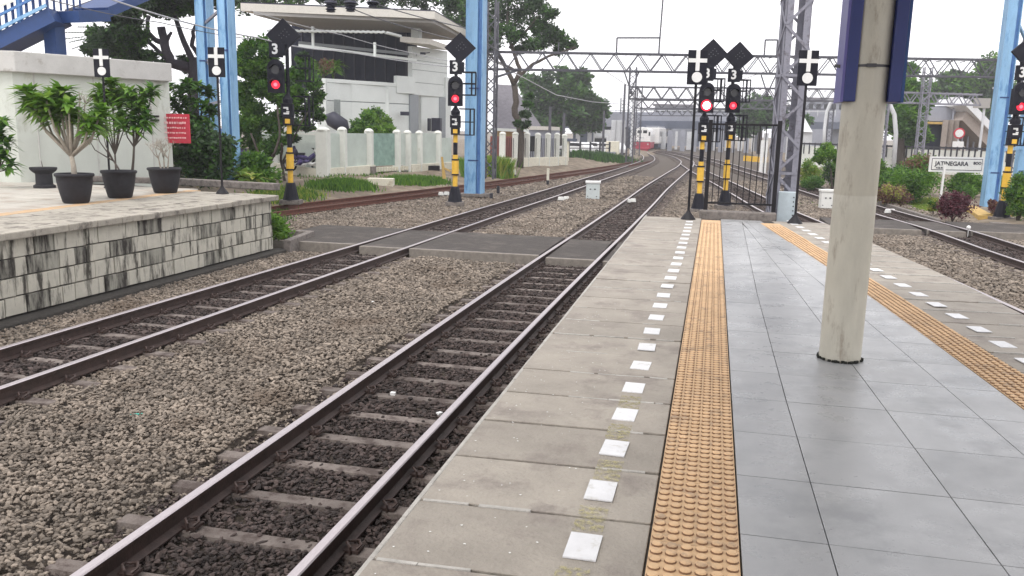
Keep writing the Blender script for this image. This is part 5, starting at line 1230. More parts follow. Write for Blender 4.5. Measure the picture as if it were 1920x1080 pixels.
q = G(708, 349, -.9); t = thing('drain_block', 'low cream concrete block between the two grass strips', 'block', q); MB().box((q.x, q.y+.4, q.z+.12), (1.1, .5, .4), rz=.2).build('block', A['fence_cream'], t, bevel=.02)
for px, py, lab in ((832, 310, 'black metal box on the soil under the villa fence'),):
    q = on_line(px-5)+Vector((-.3, -1.4, -.55)); tag(MB().box(q, (1.3, .5, .4), rz=.3).build('bin_box', A['black_paint'], bevel=.02), lab, 'box')
# motorbikes behind the fence
def motorbike(label, p, rz, mt='purple_cloth'):
    t = thing('motorbike', label, 'motorbike', (0, 0, 0), 'motorbikes parked behind the garden fence')
    for x in (-.62, .62):
        wl = MB(); n = 18
        wl.tube([(x+.27*math.cos(2*PI*i/n), 0, .3+.27*math.sin(2*PI*i/n)) for i in range(n+1)], .045, 6); w_ = wl.build('wheel', A['tyre'], t); MB().disc((x, 0, .3), .16, .05).build('hub', A['steel_dark'], w_)
    MB().tube([(-.55, 0, .62), (-.1, 0, .66), (.2, 0, .55), (.5, 0, .78)], [.10, .14, .12, .10], 8).build('body', A[mt], t, smooth=True)
    MB().box((-.25, 0, .80), (.62, .24, .10)).build('seat', A['ink'], t, bevel=.03)
    m = MB(); m.tube([(.62, 0, .3), (.5, 0, .85), (.42, 0, 1.05)], .03, 6); m.bar((.42, -.34, 1.05), (.42, .34, 1.05), .035); m.build('fork', A['steel_dark'], t)
    MB().lathe((.52, 0, .86), [(.03, 0), (.10, .05), (.08, .14), (.02, .16)], 10).build('headlamp', A['white_paint'], t); t.location = p; t.rotation_euler = (0, 0, rz); return t
mb = K(570, 305, 37.5); mb.z = -.45
m0 = motorbike('purple motorbike behind the low wall, just left of the corner pillar', mb, .3)
m1 = dup(m0, K(585, 300, 39)+Vector((.2, 0, 0)), -.2, 'second motorbike half hidden by the corner pillar'); m1.location.z = -.45
m2 = dup(m0, K(462, 300, 39), .1, 'motorbike in the dark gap left of the green tree'); m2.location.z = -.35
# seated rider shape beside the bikes: a person crouching behind the low wall
def person(label, base, pose, cols, s=1.0, rz=0):
    t = thing('person', label, 'person', base)
    J = pose; me = bpy.data.meshes.new('body'); names = list(J); E_ = [('pel', 'che'), ('che', 'nck'), ('nck', 'hed'), ('che', 'ls'), ('ls', 'le'), ('le', 'lh'), ('che', 'rs'), ('rs', 're'), ('re', 'rh'), ('pel', 'lk'), ('lk', 'lf'), ('lf', 'lt'), ('pel', 'rk'), ('rk', 'rf'), ('rf', 'rt')]
    me.from_pydata([tuple(Vector(J[n_])*s) for n_ in names], [(names.index(a), names.index(b)) for a, b in E_], []); me.materials.append(cols[0])
    o = bpy.data.objects.new('body', me); COL.objects.link(o); o.parent = t
    md = o.modifiers.new('skin', 'SKIN'); rad = dict(pel=.15, che=.16, nck=.06, hed=.10, ls=.07, le=.045, lh=.035, rs=.07, re=.045, rh=.035, lk=.075, lf=.05, lt=.045, rk=.075, rf=.05, rt=.045)
    for i, n_ in enumerate(names): me.skin_vertices[0].data[i].radius = (rad[n_]*s,)*2; me.skin_vertices[0].data[i].use_root = n_ == 'pel'
    o.modifiers.new('sub', 'SUBSURF').levels = 1
    h = Vector(J['hed'])*s; MB().lathe((h.x, h.y+.02, h.z-.02), [(.03, -.06), (.11, 0), (.125, .07), (.10, .14), (.04, .175)], 14).build('hair', cols[1], t, smooth=True); t.rotation_euler = (0, 0, rz); return t
sit = dict(pel=(0, 0, .78), che=(.02, -.05, 1.12), nck=(.02, -.07, 1.33), hed=(.03, -.09, 1.48), ls=(-.2, -.05, 1.26), le=(-.26, -.22, 1.05), lh=(-.12, -.42, 1.02), rs=(.22, -.05, 1.26), re=(.3, -.22, 1.05), rh=(.18, -.42, 1.02), lk=(-.16, -.42, .72), lf=(-.18, -.38, .28), lt=(-.18, -.5, .24), rk=(.16, -.42, .72), rf=(.18, -.38, .28), rt=(.18, -.5, .24))
person('person with dark hair sitting on the purple motorbike behind the low wall', (mb.x-.35, mb.y-.1, -.62), sit, (A['navy_cloth'], A['ink']), .9, -.7)
t = thing('cloth_bundle', 'bundles of white and purple cloth piled behind the low wall', 'cloth', (mb.x+.2, mb.y-.35, -.3)); rgb = random.Random(8)
for i in range(16):
    c_ = Vector((mb.x-.45+rgb.uniform(0, 1.15), mb.y-.35+rgb.uniform(-.1, .1), -.15+rgb.uniform(0, .42))); a_ = rgb.uniform(-.5, .5)
    MB().tube([c_-Vector((.16, 0, .03+a_*.1)), c_, c_+Vector((.16, 0, a_*.15))], [.03, .075, .03], 7).build('bundle', A['purple_cloth' if i % 5 < 3 else 'white_paint'], t, smooth=True)

# ------------------------------------------------------------------ street, cars, railing at the middle distance
def car(label, p, rz, mt='car_white', van=False):
    t = thing('parked_car', label, 'car', (0, 0, 0), 'white cars parked on the street'); hb = 1.75 if van else 1.42
    prof = [(-2.1, .35), (-2.15, .75), (-1.95, 1.0), (-1.5, hb-.04), (-.9, hb), (.5, hb), (1.1, 1.02), (1.95, .86), (2.15, .6), (2.1, .35)]
    m = MB(); n = len(prof); m.add([(x, -.82, z) for x, z in prof]+[(x, .82, z) for x, z in prof], [tuple(range(n)), tuple(range(2*n-1, n-1, -1))]+[(i, n+i, n+(i+1) % n, (i+1) % n) for i in range(n)]); m.build('body', A[mt], t, bevel=.06)
    for s_ in (-1, 1):
        m = MB(); y = s_*.822; m.hexa([(-1.45, y, 1.0), (.95, y, 1.0), (.45, y, hb-.1), (-1.25, y, hb-.1)], [(-1.45, y+s_*.012, 1.0), (.95, y+s_*.012, 1.0), (.45, y+s_*.012, hb-.1), (-1.25, y+s_*.012, hb-.1)]); m.build('side_window', A['glass_dark'], t)
        for x in (-1.35, 1.35): w_ = MB().disc((x, s_*.78, .33), .33, .2, n=18).build('wheel', A['tyre'], t); MB().disc((x, s_*.885, .33), .18, .03, n=12).build('rim', A['cabinet'], w_)
    m = MB(); m.hexa([(.54, -.7, hb-.06), (.54, .7, hb-.06), (1.1, .72, 1.05), (1.1, -.72, 1.05)], [(.57, -.7, hb-.05), (.57, .7, hb-.05), (1.13, .72, 1.06), (1.13, -.72, 1.06)]); m.build('windscreen', A['glass_dark'], t)
    for s_ in (-1, 1): MB().box((2.1, s_*.6, .68), (.12, .32, .15)).build('headlight', A['lens_off'], t)
    t.location = p; t.rotation_euler = (0, 0, rz); return t
def cp(px, py, k, z=-.9): p = K(px, py, k); return Vector((p.x, p.y, z))
c1 = car('white car behind the street railing, nearest the last fence pillar', cp(1078, 285, 92), 2.6)
for px, k, r_, lab in ((1115, 95, 2.4, 'white car in the middle of the row behind the railing'), (1143, 93, 2.3, 'white car at the right of the row, beside the cream block')): dup(c1, cp(px, 285, k), r_, lab)
t = thing('white_van', 'white van or truck body behind the cars, under the overpass', 'van', cp(1130, 270, 112)); m = MB(); q = cp(1132, 262, 112); m.box((q.x, q.y, .75), (2.2, 4.6, 2.4)); m.build('cargo_box', A['car_white'], t, bevel=.05); m = MB(); m.box((q.x, q.y-2.9, .35), (2.0, 1.3, 1.6), top=.85); m.build('cab', A['car_white'], t, bevel=.08); MB().box((q.x, q.y-3.52, .62), (1.5, .1, .5)).build('windscreen', A['glass_dark'], t)
for x_ in (-.9, .9):
    for y_ in (-2.6, 1.5): MB().disc((q.x+x_, q.y+y_, -.5), .4, .25, axis='X').build('wheel', A['tyre'], t)
t = thing('street_railing', 'dark post and rail fence along the street before the cars', 'railing', cp(1100, 300, 80))
pr = [cp(px, 300, 78+(px-1065)*.05) for px in (1066, 1087, 1106, 1124, 1142)]
for p in pr: MB().box((p.x, p.y, -.2), (.16, .16, 1.8)).build('post', A['ink'], t)
for zz in (.45, .1): MB().bar((pr[0].x, pr[0].y, zz), (pr[-1].x, pr[-1].y, zz), .07, .08).build('rail_bar', A['ink'], t)
MB().bar((pr[0].x-1, pr[0].y+.4, -.7), (pr[-1].x+.5, pr[-1].y+.4, -.7), .3, .9).build('low_wall', A['haze_concrete'], t)
q = cp(1148, 290, 84); tag(MB().box((q.x, q.y, -.2), (1.3, .8, 1.9)).build('cream_block', A['fence_cream'], bevel=.05), 'cream concrete block at the right end of the street railing', 'block')
q = cp(1063, 285, 66); t = thing('gate_pillar', 'cream post with grey cap just right of the last fence pillar', 'post', q); MB().box((q.x, q.y, -.1), (.3, .3, 2.0)).build('shaft', A['fence_cream'], t); MB().box((q.x+.2, q.y, .95), (1.1, .5, .22)).build('cap', A['haze_dark'], t)
# ------------------------------------------------------------------ overpass and what stands on it
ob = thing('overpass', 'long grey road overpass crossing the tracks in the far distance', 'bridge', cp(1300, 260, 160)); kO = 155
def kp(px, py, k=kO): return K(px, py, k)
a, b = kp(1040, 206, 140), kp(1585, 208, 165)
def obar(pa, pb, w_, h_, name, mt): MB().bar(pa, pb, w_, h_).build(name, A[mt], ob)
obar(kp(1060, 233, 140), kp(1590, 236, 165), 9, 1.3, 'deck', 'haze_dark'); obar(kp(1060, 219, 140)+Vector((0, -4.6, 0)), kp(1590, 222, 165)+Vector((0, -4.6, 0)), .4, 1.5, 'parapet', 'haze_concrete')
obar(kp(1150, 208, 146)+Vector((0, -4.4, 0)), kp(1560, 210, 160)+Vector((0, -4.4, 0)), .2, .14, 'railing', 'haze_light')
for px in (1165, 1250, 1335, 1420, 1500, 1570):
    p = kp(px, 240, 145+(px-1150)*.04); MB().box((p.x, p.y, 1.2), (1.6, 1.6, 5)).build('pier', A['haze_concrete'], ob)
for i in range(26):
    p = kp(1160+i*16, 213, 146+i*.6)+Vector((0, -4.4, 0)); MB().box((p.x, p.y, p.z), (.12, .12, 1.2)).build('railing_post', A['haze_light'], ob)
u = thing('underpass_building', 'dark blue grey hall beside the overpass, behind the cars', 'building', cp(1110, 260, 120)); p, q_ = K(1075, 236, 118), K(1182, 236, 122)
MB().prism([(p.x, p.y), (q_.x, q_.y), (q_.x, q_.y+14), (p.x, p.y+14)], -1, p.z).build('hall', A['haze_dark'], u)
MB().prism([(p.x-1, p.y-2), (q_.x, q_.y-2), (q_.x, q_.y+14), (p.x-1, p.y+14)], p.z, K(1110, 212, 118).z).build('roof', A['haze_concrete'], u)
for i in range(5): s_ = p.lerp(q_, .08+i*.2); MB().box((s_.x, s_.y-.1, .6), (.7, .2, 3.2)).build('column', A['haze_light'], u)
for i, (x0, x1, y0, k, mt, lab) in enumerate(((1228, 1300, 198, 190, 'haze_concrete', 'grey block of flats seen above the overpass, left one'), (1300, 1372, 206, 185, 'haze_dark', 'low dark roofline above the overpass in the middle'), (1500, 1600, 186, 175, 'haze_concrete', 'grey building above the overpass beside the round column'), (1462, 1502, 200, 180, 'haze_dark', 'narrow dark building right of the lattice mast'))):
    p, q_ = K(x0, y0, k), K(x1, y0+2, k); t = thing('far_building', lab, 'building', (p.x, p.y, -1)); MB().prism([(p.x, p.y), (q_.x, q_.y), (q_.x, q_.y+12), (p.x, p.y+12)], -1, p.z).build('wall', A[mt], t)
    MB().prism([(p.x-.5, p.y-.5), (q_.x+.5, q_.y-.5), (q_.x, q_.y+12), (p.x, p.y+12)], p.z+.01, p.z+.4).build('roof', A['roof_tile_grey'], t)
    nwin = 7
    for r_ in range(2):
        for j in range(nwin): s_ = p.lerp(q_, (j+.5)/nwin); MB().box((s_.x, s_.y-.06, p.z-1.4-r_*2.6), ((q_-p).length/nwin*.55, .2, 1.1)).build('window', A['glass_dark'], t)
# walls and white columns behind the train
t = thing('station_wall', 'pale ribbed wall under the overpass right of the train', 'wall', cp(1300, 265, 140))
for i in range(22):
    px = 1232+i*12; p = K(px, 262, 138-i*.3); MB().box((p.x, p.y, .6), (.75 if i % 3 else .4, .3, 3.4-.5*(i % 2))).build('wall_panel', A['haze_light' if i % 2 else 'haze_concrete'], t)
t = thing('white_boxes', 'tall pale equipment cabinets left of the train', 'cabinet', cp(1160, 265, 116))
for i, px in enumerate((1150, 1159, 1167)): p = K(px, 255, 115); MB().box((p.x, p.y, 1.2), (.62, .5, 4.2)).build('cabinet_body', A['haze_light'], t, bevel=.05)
# ------------------------------------------------------------------ locomotive and coaches
def on_t2(y): return interp(T2, y)
lc = thing('locomotive', 'white locomotive with red lower nose approaching on the train track', 'locomotive', (0, 0, 0))
yF = 0
body = [(-1.35, 1.25), (-1.38, 2.2), (-1.36, 2.7), (-1.15, 3.3), (-.75, 3.68), (0, 3.8), (.75, 3.68), (1.15, 3.3), (1.36, 2.7), (1.38, 2.2), (1.35, 1.25)]
m = MB(); n = len(body)
for yy, sc_ in ((0, .94), (.25, 1), (13, 1)): m.v += [(x*sc_, yy, 1.25+(z-1.25)*(.97 if yy == 0 else 1)) for x, z in body]
for k in range(2): m.f += [(k*n+i, k*n+i+1, (k+1)*n+i+1, (k+1)*n+i) for i in range(n-1)]+[(k*n+n-1, k*n, (k+1)*n, (k+1)*n+n-1)]
m.f += [tuple(range(n-1, -1, -1)), tuple(range(2*n, 3*n))]; m.m = [0]*len(m.f); m.build('body', A['loco_white'], lc)
m = MB(); m.hexa([(-1.3, -.02, .35), (1.3, -.02, .35), (1.3, 13, .35), (-1.3, 13, .35)], [(-1.37, -.12, 1.42), (1.37, -.12, 1.42), (1.39, 13, 1.42), (-1.39, 13, 1.42)]); m.build('red_skirt', A['loco_red'], lc, bevel=.05)
m = MB(); m.box((0, -.3, .45), (2.5, .5, .3)); m.box((0, -.28, .2), (1.9, .3, .4), top=1.2); m.build('buffer_beam', A['loco_red'], lc, bevel=.04)
for x, w_, z_, h_ in ((-.42, .62, 3.05, .46), (.42, .62, 3.05, .46)): MB().box((x, .02, z_), (w_, .1, h_)).build('windscreen', A['glass_dark'], lc, bevel=.03)
for x in (-1.12, 1.12): MB().box((x, .03, 2.72), (.26, .12, .62)).build('side_window', A['glass_dark'], lc, bevel=.03)
for x in (-.25, .15): MB().disc((x, -.02, 2.1), .12, .12, n=12).build('headlight', A['ink' if x < 0 else 'cabinet'], lc)
for x in (-.95, .95): MB().disc((x, -.14, 1.1), .12, .08, n=12).build('lamp', A['cabinet'], lc)
MB().box((0, 0, 1.47), (2.62, .16, .10)).build('dark_band', A['ink'], lc)
for yy in (1.5, 3.2, 9, 10.8):
    for x in (-.55, .55): MB().disc((x, yy, .45), .45, .14, axis='X', n=20).build('wheel', A['tyre'], lc)
MB().box((0, 6, 4.0), (.5, .5, .4)).build('roof_horn', A['haze_dark'], lc)
YL = 124; lc.scale = (.9, .9, .9); lc.location = (on_t2(YL)-.3, YL, -.9); lc.rotation_euler = (0, 0, -math.atan2(on_t2(YL+10)-on_t2(YL), 10))
ch = thing('coach', 'x', 'train coach', (0, 0, 0), 'coaches behind the locomotive')
MB().prism([(-1.4, 0), (1.4, 0), (1.4, 20), (-1.4, 20)], .9, 3.5).build('body', A['loco_white'], ch, bevel=.2); MB().prism([(-1.2, .1), (1.2, .1), (1.2, 19.9), (-1.2, 19.9)], 3.5, 3.75).build('roof', A['haze_concrete'], ch); MB().prism([(-1.3, .5), (1.3, .5), (1.3, 19.5), (-1.3, 19.5)], .3, .9).build('underframe', A['haze_dark'], ch)
for i in range(9):
    for x in (-1.41, 1.41): MB().box((x, 1.6+i*2.1, 2.5), (.04, 1.2, .8)).build('window', A['glass_dark'], ch)
ch.location = (on_t2(138), 138, -.9); ch.rotation_euler = (0, 0, -math.atan2(on_t2(156)-on_t2(138), 18)); ch['label'] = 'first pale coach directly behind the locomotive'
# ------------------------------------------------------------------ portal trusses across the tracks
def portal(label, pa, pb, zt_, zb_, masts, mt='lattice_dark', ch_=.075, n=30, w_=.5, brackets=(), mz=None):
    t = thing('catenary_portal', label, 'gantry', (pa.x, pa.y, -1), 'lattice portals carrying the overhead line')
    d = (pb-pa); d.z = 0; nr = Vector((-d.y, d.x, 0)).normalized()*w_/2
    for s_ in (-1, 1):
        for zz in (zt_, zb_): MB().bar((pa.x+nr.x*s_, pa.y+nr.y*s_, zz), (pb.x+nr.x*s_, pb.y+nr.y*s_, zz+(pb.z-pa.z)), ch_, ch_).build('chord', A[mt], t)
    m = MB()
    for i in range(n):
        for s_ in (-1, 1):
            a = pa+d*(i/n)+nr*s_; b = pa+d*((i+1)/n)+nr*s_; dz0 = (pb.z-pa.z)*i/n; dz1 = (pb.z-pa.z)*(i+1)/n
            if i % 2 == 0: m.bar((a.x, a.y, zb_+dz0), (b.x, b.y, zt_+dz1), ch_*.55)
            else: m.bar((a.x, a.y, zt_+dz0), (b.x, b.y, zb_+dz1), ch_*.55)
        a = pa+d*(i/n); m.bar((a.x-nr.x, a.y-nr.y, zt_), (a.x+nr.x, a.y+nr.y, zt_), ch_*.5)
    m.build('lacing', A[mt], t)
    for f, h_ in brackets:
        p = pa+d*f; m = MB(); m.bar((p.x, p.y, zb_), (p.x+.35, p.y, zb_-.9), .06); m.bar((p.x+.7, p.y, zb_), (p.x+.35, p.y, zb_-.9), .06); m.lathe((p.x+.35, p.y, zb_-1.05), [(.05, 0), (.12, .04), (.06, .08), (.12, .12), (.05, .18)], 8); m.build('hanger', A[mt], t)
    for p, z0, z1, w2 in masts:
        m = MB(); h = w2/2; cs = [(p.x-h, p.y-h), (p.x+h, p.y-h), (p.x+h, p.y+h), (p.x-h, p.y+h)]
        for (x, y) in cs: m.bar((x, y, z0), (x, y, z1), .09)
        z = z0; i = 0
        while z < z1-.5:
            for k in range(4):
                (x0, y0), (x1, y1) = cs[k], cs[(k+1) % 4]
                if i % 2: x0, y0, x1, y1 = x1, y1, x0, y0
                m.bar((x0, y0, z), (x1, y1, z+.5), .045)
            z += .5; i += 1
        m.build('mast', A[mt], t)
    return t
pa, pb = K(905, 97, 41), K(1895, 113, 41); pbv = Vector((pb.x, pb.y, pa.z)); 
mL = K(918, 280, 41.2); mR = K(1905, 300, 41.2)
pt = portal('main catenary portal spanning the whole yard behind the signals', Vector((pa.x, pa.y, 0)), Vector((pb.x, pb.y, pb.z-pa.z)), pa.z, pa.z-.82, [(mL, -.8, 7.6, .5), (mR, -1, 7.6, .5)], n=44, brackets=((.27, 1), (.53, 1)))
pm = MB(); zt0 = pa.z
for px0, px1, py in ((1157, 1237, 71), (1435, 1458, 75)):
    a, b = K(px0, py, 41), K(px1, py, 41); pm.bar((a.x, a.y, zt0), (a.x, a.y, a.z), .07); pm.bar((a.x, a.y, a.z), (b.x, b.y, b.z), .07); pm.bar((b.x, b.y, zt0), (b.x, b.y, b.z), .07)
a = K(1235, 100, 41); pm.bar((a.x, a.y, zt0), (a.x+.1, a.y, zt0+3.6), .07); a = K(1047, 98, 41); pm.bar((a.x, a.y, zt0), (a.x, a.y, zt0+.5), .05); pm.build('bracket', A['lattice_dark'], pt)
pm = MB(); a = K(975, 120, 41); b = K(925, 145, 41); pm.bar(K(973, 131, 41), K(926, 146, 41), .1); pm.bar(K(935, 100, 41), K(955, 132, 41), .07); pm.build('knee_brace', A['lattice_dark'], pt)
for k, px0, px1, y0, y1, dh, mp in ((72, 1180, 1640, 163, 168, 1.0, (1182,)), (98, 1192, 1560, 188, 190, .9, (1196,)), (125, 1200, 1500, 205, 207, .9, (1165,))):
    a, b = K(px0, y0, k), K(px1, y1, k); portal('catenary portal farther down the line, at about %s the distance' % {72: 'twice', 98: 'double and a half', 125: 'three times'}[k], Vector((a.x, a.y, 0)), Vector((b.x, b.y, b.z-a.z)), a.z, a.z-dh, [(K(x, 250, k), -1, a.z+1.6, .55) for x in mp]+[(Vector((b.x, b.y, 0)), -1, a.z+.5, .55)], ch_=.12, n=30, mt='lattice_dark')
for i, (px, py, k, lab) in enumerate(((1172, 158, 84, 'thin lattice mast just left of the second portal mast'), (1188, 175, 90, 'thin pale mast left of the train'), (1133, 208, 80, 'dark slim pole between the cars and the pale cabinets'), (1032, 200, 64, 'dark slim pole rising behind the far pillar fence'), (1058, 212, 66, 'second dark pole behind the far pillar fence'))):
    p = K(px, py, k); t = thing('line_pole', lab, 'pole', (p.x, p.y, -1)); MB().tube([(p.x, p.y, -1), (p.x, p.y, p.z)], [.14, .10], 8).build('shaft', A['lattice_dark' if i != 1 else 'haze_light'], t)
# mast beside the main column left
# ------------------------------------------------------------------ right hand garden
def gshrub(label, x0, x1, y0, y1, mats, sz=.06, n=30, per=75, stems=4):
    q = G((x0+x1)/2, y1, -.95); k = (q-CC).dot(AF); ppm = CF/k; r = (x1-x0)/2/ppm; h = (y1-y0)/ppm/2
    return shrub('garden_shrub', label, (q.x, q.y+r*.5, -.95), (r, r*.9, h*1.02), n, sz, mats, per=per, stems=stems)
gshrub('large spreading green shrub left of the station name sign', 1650, 1768, 312, 378, ('leaf_b', 'leaf_a', 'leaf_a'), .07, 60)
gshrub('shrub with pinkish brown leaves rising behind the large green one', 1690, 1755, 284, 368, ('leaf_rust', 'leaf_rust', 'leaf_a'), .08, 34)
gshrub('green shrub directly below the station name board', 1770, 1845, 322, 372, ('leaf_a', 'leaf_b'), .07, 44)
gshrub('smooth rounded green shrub low under the right half of the station name board', 1792, 1836, 346, 378, ('leaf_a', 'leaf_b'), .045, 30)
gshrub('plum red shrub beside the right rails', 1757, 1824, 364, 414, ('leaf_plum', 'leaf_plum'), .05, 44)
gshrub('reddish brown low shrub near the rail, left of the lawn', 1632, 1706, 348, 386, ('leaf_rust', 'leaf_plum', 'leaf_yellow'), .05, 40)
gshrub('small olive shrub beside the plum red one', 1740, 1762, 372, 399, ('leaf_yellow', 'leaf_b'), .05, 14)
gshrub('light green shrub between the leaning blue column and the rightmost signal', 1852, 1880, 322, 372, ('leaf_a', 'leaf_bright'), .06, 20)
gshrub('dense bright green hedge cut off by the right edge', 1889, 1935, 322, 418, ('leaf_a', 'leaf_bright', 'leaf_b'), .06, 60)
gshrub('yellow green shrub seen between mast and column', 1496, 1540, 300, 350, ('leaf_yellow', 'leaf_bright', 'leaf_a'), .06, 34)
gshrub('low dark green hedge behind the cream cabinet', 1500, 1545, 330, 354, ('leaf_a', 'leaf_b'), .05, 30)
gshrub('dark green shrub partly hidden by the round column', 1538, 1590, 300, 350, ('leaf_b', 'leaf_dark', 'leaf_a'), .07, 34)
gshrub('tall light green shrub emerging right of the round column', 1630, 1668, 300, 366, ('leaf_a', 'leaf_bright'), .07, 30)
gshrub('small purplish shrub under the rightmost signal', 1850, 1880, 375, 405, ('leaf_plum', 'leaf_rust'), .05, 16)
q = G(1562, 362, -.9); t = tree('small clipped tree with flat layered crown left of the round column', (q.x, q.y, -.9), [([(q.x, q.y, -.95), (q.x-.12, q.y, -.3), (q.x-.2, q.y, .2)], .05, .03), ([(q.x-.12, q.y, -.3), (q.x+.3, q.y, -.1), (q.x+.5, q.y, .0)], .03, .02)], kc([(1552, 288, 1), (1540, 292, .9), (1562, 295, .9), (1550, 278, .8), (1575, 300, .7), (1535, 300, .6)], (q-CC).dot(AF), .40, 9, 60), .06, ('leaf_a', 'leaf_b', 'leaf_bright'))
grass('mown lawn patch showing yellow green before the station name sign', G(1710, 372, -.95).x, G(1710, 372, -.95).y, G(1745, 392, -.95).x, G(1745, 392, -.95).y, 1.0, 9000, .06, ('leaf_yellow', 'leaf_bright', 'grass_blade'))
grass('mown lawn patch behind the cream cabinet', G(1530, 372, -.95).x, G(1530, 372, -.95).y, G(1580, 378, -.95).x, G(1580, 378, -.95).y, 1.0, 7000, .06, ('leaf_bright', 'grass_blade'))
def edge(label, pts, w_, h_, mt):
    m = MB(); P = [G(a, b, -1.0) for a, b in pts]
    for a, b in zip(P[:-1], P[1:]): m.bar((a.x, a.y, -1.1+h_/2), (b.x, b.y, -1.1+h_/2), w_, h_)
    tag(m.build('garden_edging', A[mt], bevel=.02), label, 'edging')
edge('long grey kerb between the right rails and the garden', [(1480, 340), (1640, 380), (1760, 418)], .16, .22, 'kerb')
edge('yellowish stone edging around the leaning blue column foot', [(1815, 392), (1850, 412), (1915, 408)], .5, .24, 'ochre')
edge('dark stone blocks under the rightmost signal', [(1855, 420), (1925, 424)], .35, .16, 'kerb')
# station name sign
q = G(1767, 382, -.9); kk = (q-CC).dot(AF); t = thing('station_name_sign', 'white station name board reading JATINEGARA on a single post', 'sign', q)
a, b, c_, d_ = K(1744, 293, kk), K(1846, 297, kk), K(1846, 324, kk), K(1745, 322, kk); u_ = (b-a); u_.z = 0; ur = u_.normalized(); ang = math.atan2(ur.y, ur.x); cx, cy = (a.x+b.x)/2, (a.y+b.y)/2; zc = (a.z+d_.z)/2; wd = u_.length; ht = a.z-d_.z
MB().bar((K(1764, 350, kk).x, q.y, -1), (K(1768, 320, kk).x, q.y+.02, zc), .09, .07).build('post', A['white_paint'], t)
R = Matrix.Rotation(ang, 3, 'Z'); fr = R @ Vector((0, -1, 0))
MB().box((cx, cy, zc), (wd, .06, ht), rz=ang).build('frame', A['white_paint'], t); MB().box((cx+fr.x*.033, cy+fr.y*.033, zc), (wd*.93, .006, ht*.76), rz=ang).build('border', A['ink'], t); bd2 = MB().box((cx+fr.x*.038, cy+fr.y*.038, zc), (wd*.91, .006, ht*.68), rz=ang).build('panel', A['board_white'], t)
for s_, sz, fx, fz in (('JATINEGARA', .225, -.10, .04), ('+16 M', .10, -.32, -.24), ('BOO', .14, .37, .10)):
    me = text_mesh(s_, sz, A['ink'], .003, bold=.006); o = inst('lettering', me, (cx+ur.x*wd*fx+fr.x*.047, cy+ur.y*wd*fx+fr.y*.047, zc+ht*fz), bd2, (PI/2, 0, ang))
# far white wall with dark railing
t = thing('boundary_wall', 'long white boundary wall with dark railing along the far side of the garden', 'wall', cp(1650, 290, 62))
a, b, c_ = K(1478, 276, 74), K(1700, 278, 64), K(1925, 292, 56)
for p, q_ in ((a, b), (b, c_)):
    zt_ = max(p.z, q_.z); MB().prism([(p.x, p.y), (q_.x, q_.y), (q_.x, q_.y+.3), (p.x, p.y+.3)], -1.1, zt_-.05).build('wall', A['fence_white'], t)
    n = 20; pm = MB()
    for i in range(n): s_ = p.lerp(q_, i/n); MB().box((s_.x, s_.y-.05, zt_+.0-.25), (.09, .08, .95)).build('railing_post', A['ink'], t)
    MB().bar((p.x, p.y-.05, zt_+.12), (q_.x, q_.y-.05, zt_+.12), .08, .14).build('railing_bar', A['ink'], t)
# footbridge stair with roof, right
st = thing('stair_hall', 'brown station stair hall with sloping white stair roof at the right', 'building', cp(1760, 280, 70)); k1 = 70
def bx(pxa, pya, pxb, pyb, k, dep, name, mt, z0=None):
    a, b = K(pxa, pya, k), K(pxb, pyb, k); z0 = b.z if z0 is None else z0; n_ = Vector(((a.x+b.x)/2, (a.y+b.y)/2, 0)).normalized()*dep
    MB().prism([(a.x, a.y), (b.x, b.y), (b.x+n_.x, b.y+n_.y), (a.x+n_.x, a.y+n_.y)], z0, a.z).build(name, A[mt], st)
bx(1728, 200, 1790, 228, k1, 5, 'upper_deck', 'haze_concrete'); bx(1728, 228, 1775, 233, k1-.2, 5, 'ochre_fascia', 'ochre'); bx(1732, 234, 1768, 285, k1+1, 5, 'dark_shopfront', 'dark_facade', -1)
for px in (1768, 1778, 1788): bx(px, 225, px+4, 285, k1-.3, .4, 'column', 'stair_brown', -1)
a, b = K(1785, 205, k1), K(1850, 300, k1+3); a2 = K(1785, 240, k1)
MB().bar(K(1788, 215, k1), K(1862, 292, k1+3), 2.2, 1.1).build('stair_flight', A['stair_brown'], st); MB().bar(K(1784, 192, k1-.5), K(1852, 262, k1+2.5), 2.8, .62).build('stair_roof', A['car_white'], st)
bx(1778, 182, 1804, 200, k1-.8, 3, 'roof_gable', 'car_white')
for i in range(7): p = K(1788+i*10, 205+i*10.3, k1-.4+i*.4); MB().box((p.x, p.y, p.z-.9), (.12, .12, 2.4)).build('stair_post', A['haze_concrete'], st)
t = thing('round_sign', 'round red and white road sign before the stair hall', 'sign', K(1804, 245, 66)); p = K(1798, 250, 66); MB().tube([(p.x, p.y, -1), (p.x, p.y, p.z+.3)], .06, 8).build('post', A['haze_light'], t); MB().disc((p.x, p.y-.08, p.z), .42, .05, n=20).build('disc', A['red_cloth'], t); MB().disc((p.x, p.y-.12, p.z), .3, .04, n=20).build('disc_centre', A['white_paint'], t); MB().box((p.x, p.y-.1, p.z-.85), (.8, .05, .45)).build('plate', A['white_paint'], t)
t = thing('billboard', 'small pale billboard on a frame left of the leaning blue column', 'billboard', K(1845, 192, 60)); p, q_ = K(1827, 184, 60), K(1855, 203, 60); MB().bar((p.x, p.y, (p.z+q_.z)/2), (q_.x, q_.y, (p.z+q_.z)/2), .15, p.z-q_.z).build('panel', A['soffit'], t); MB().bar((q_.x-.3, q_.y+.1, -1), (q_.x-.3, q_.y+.1, q_.z), .14).build('post', A['haze_light'], t)
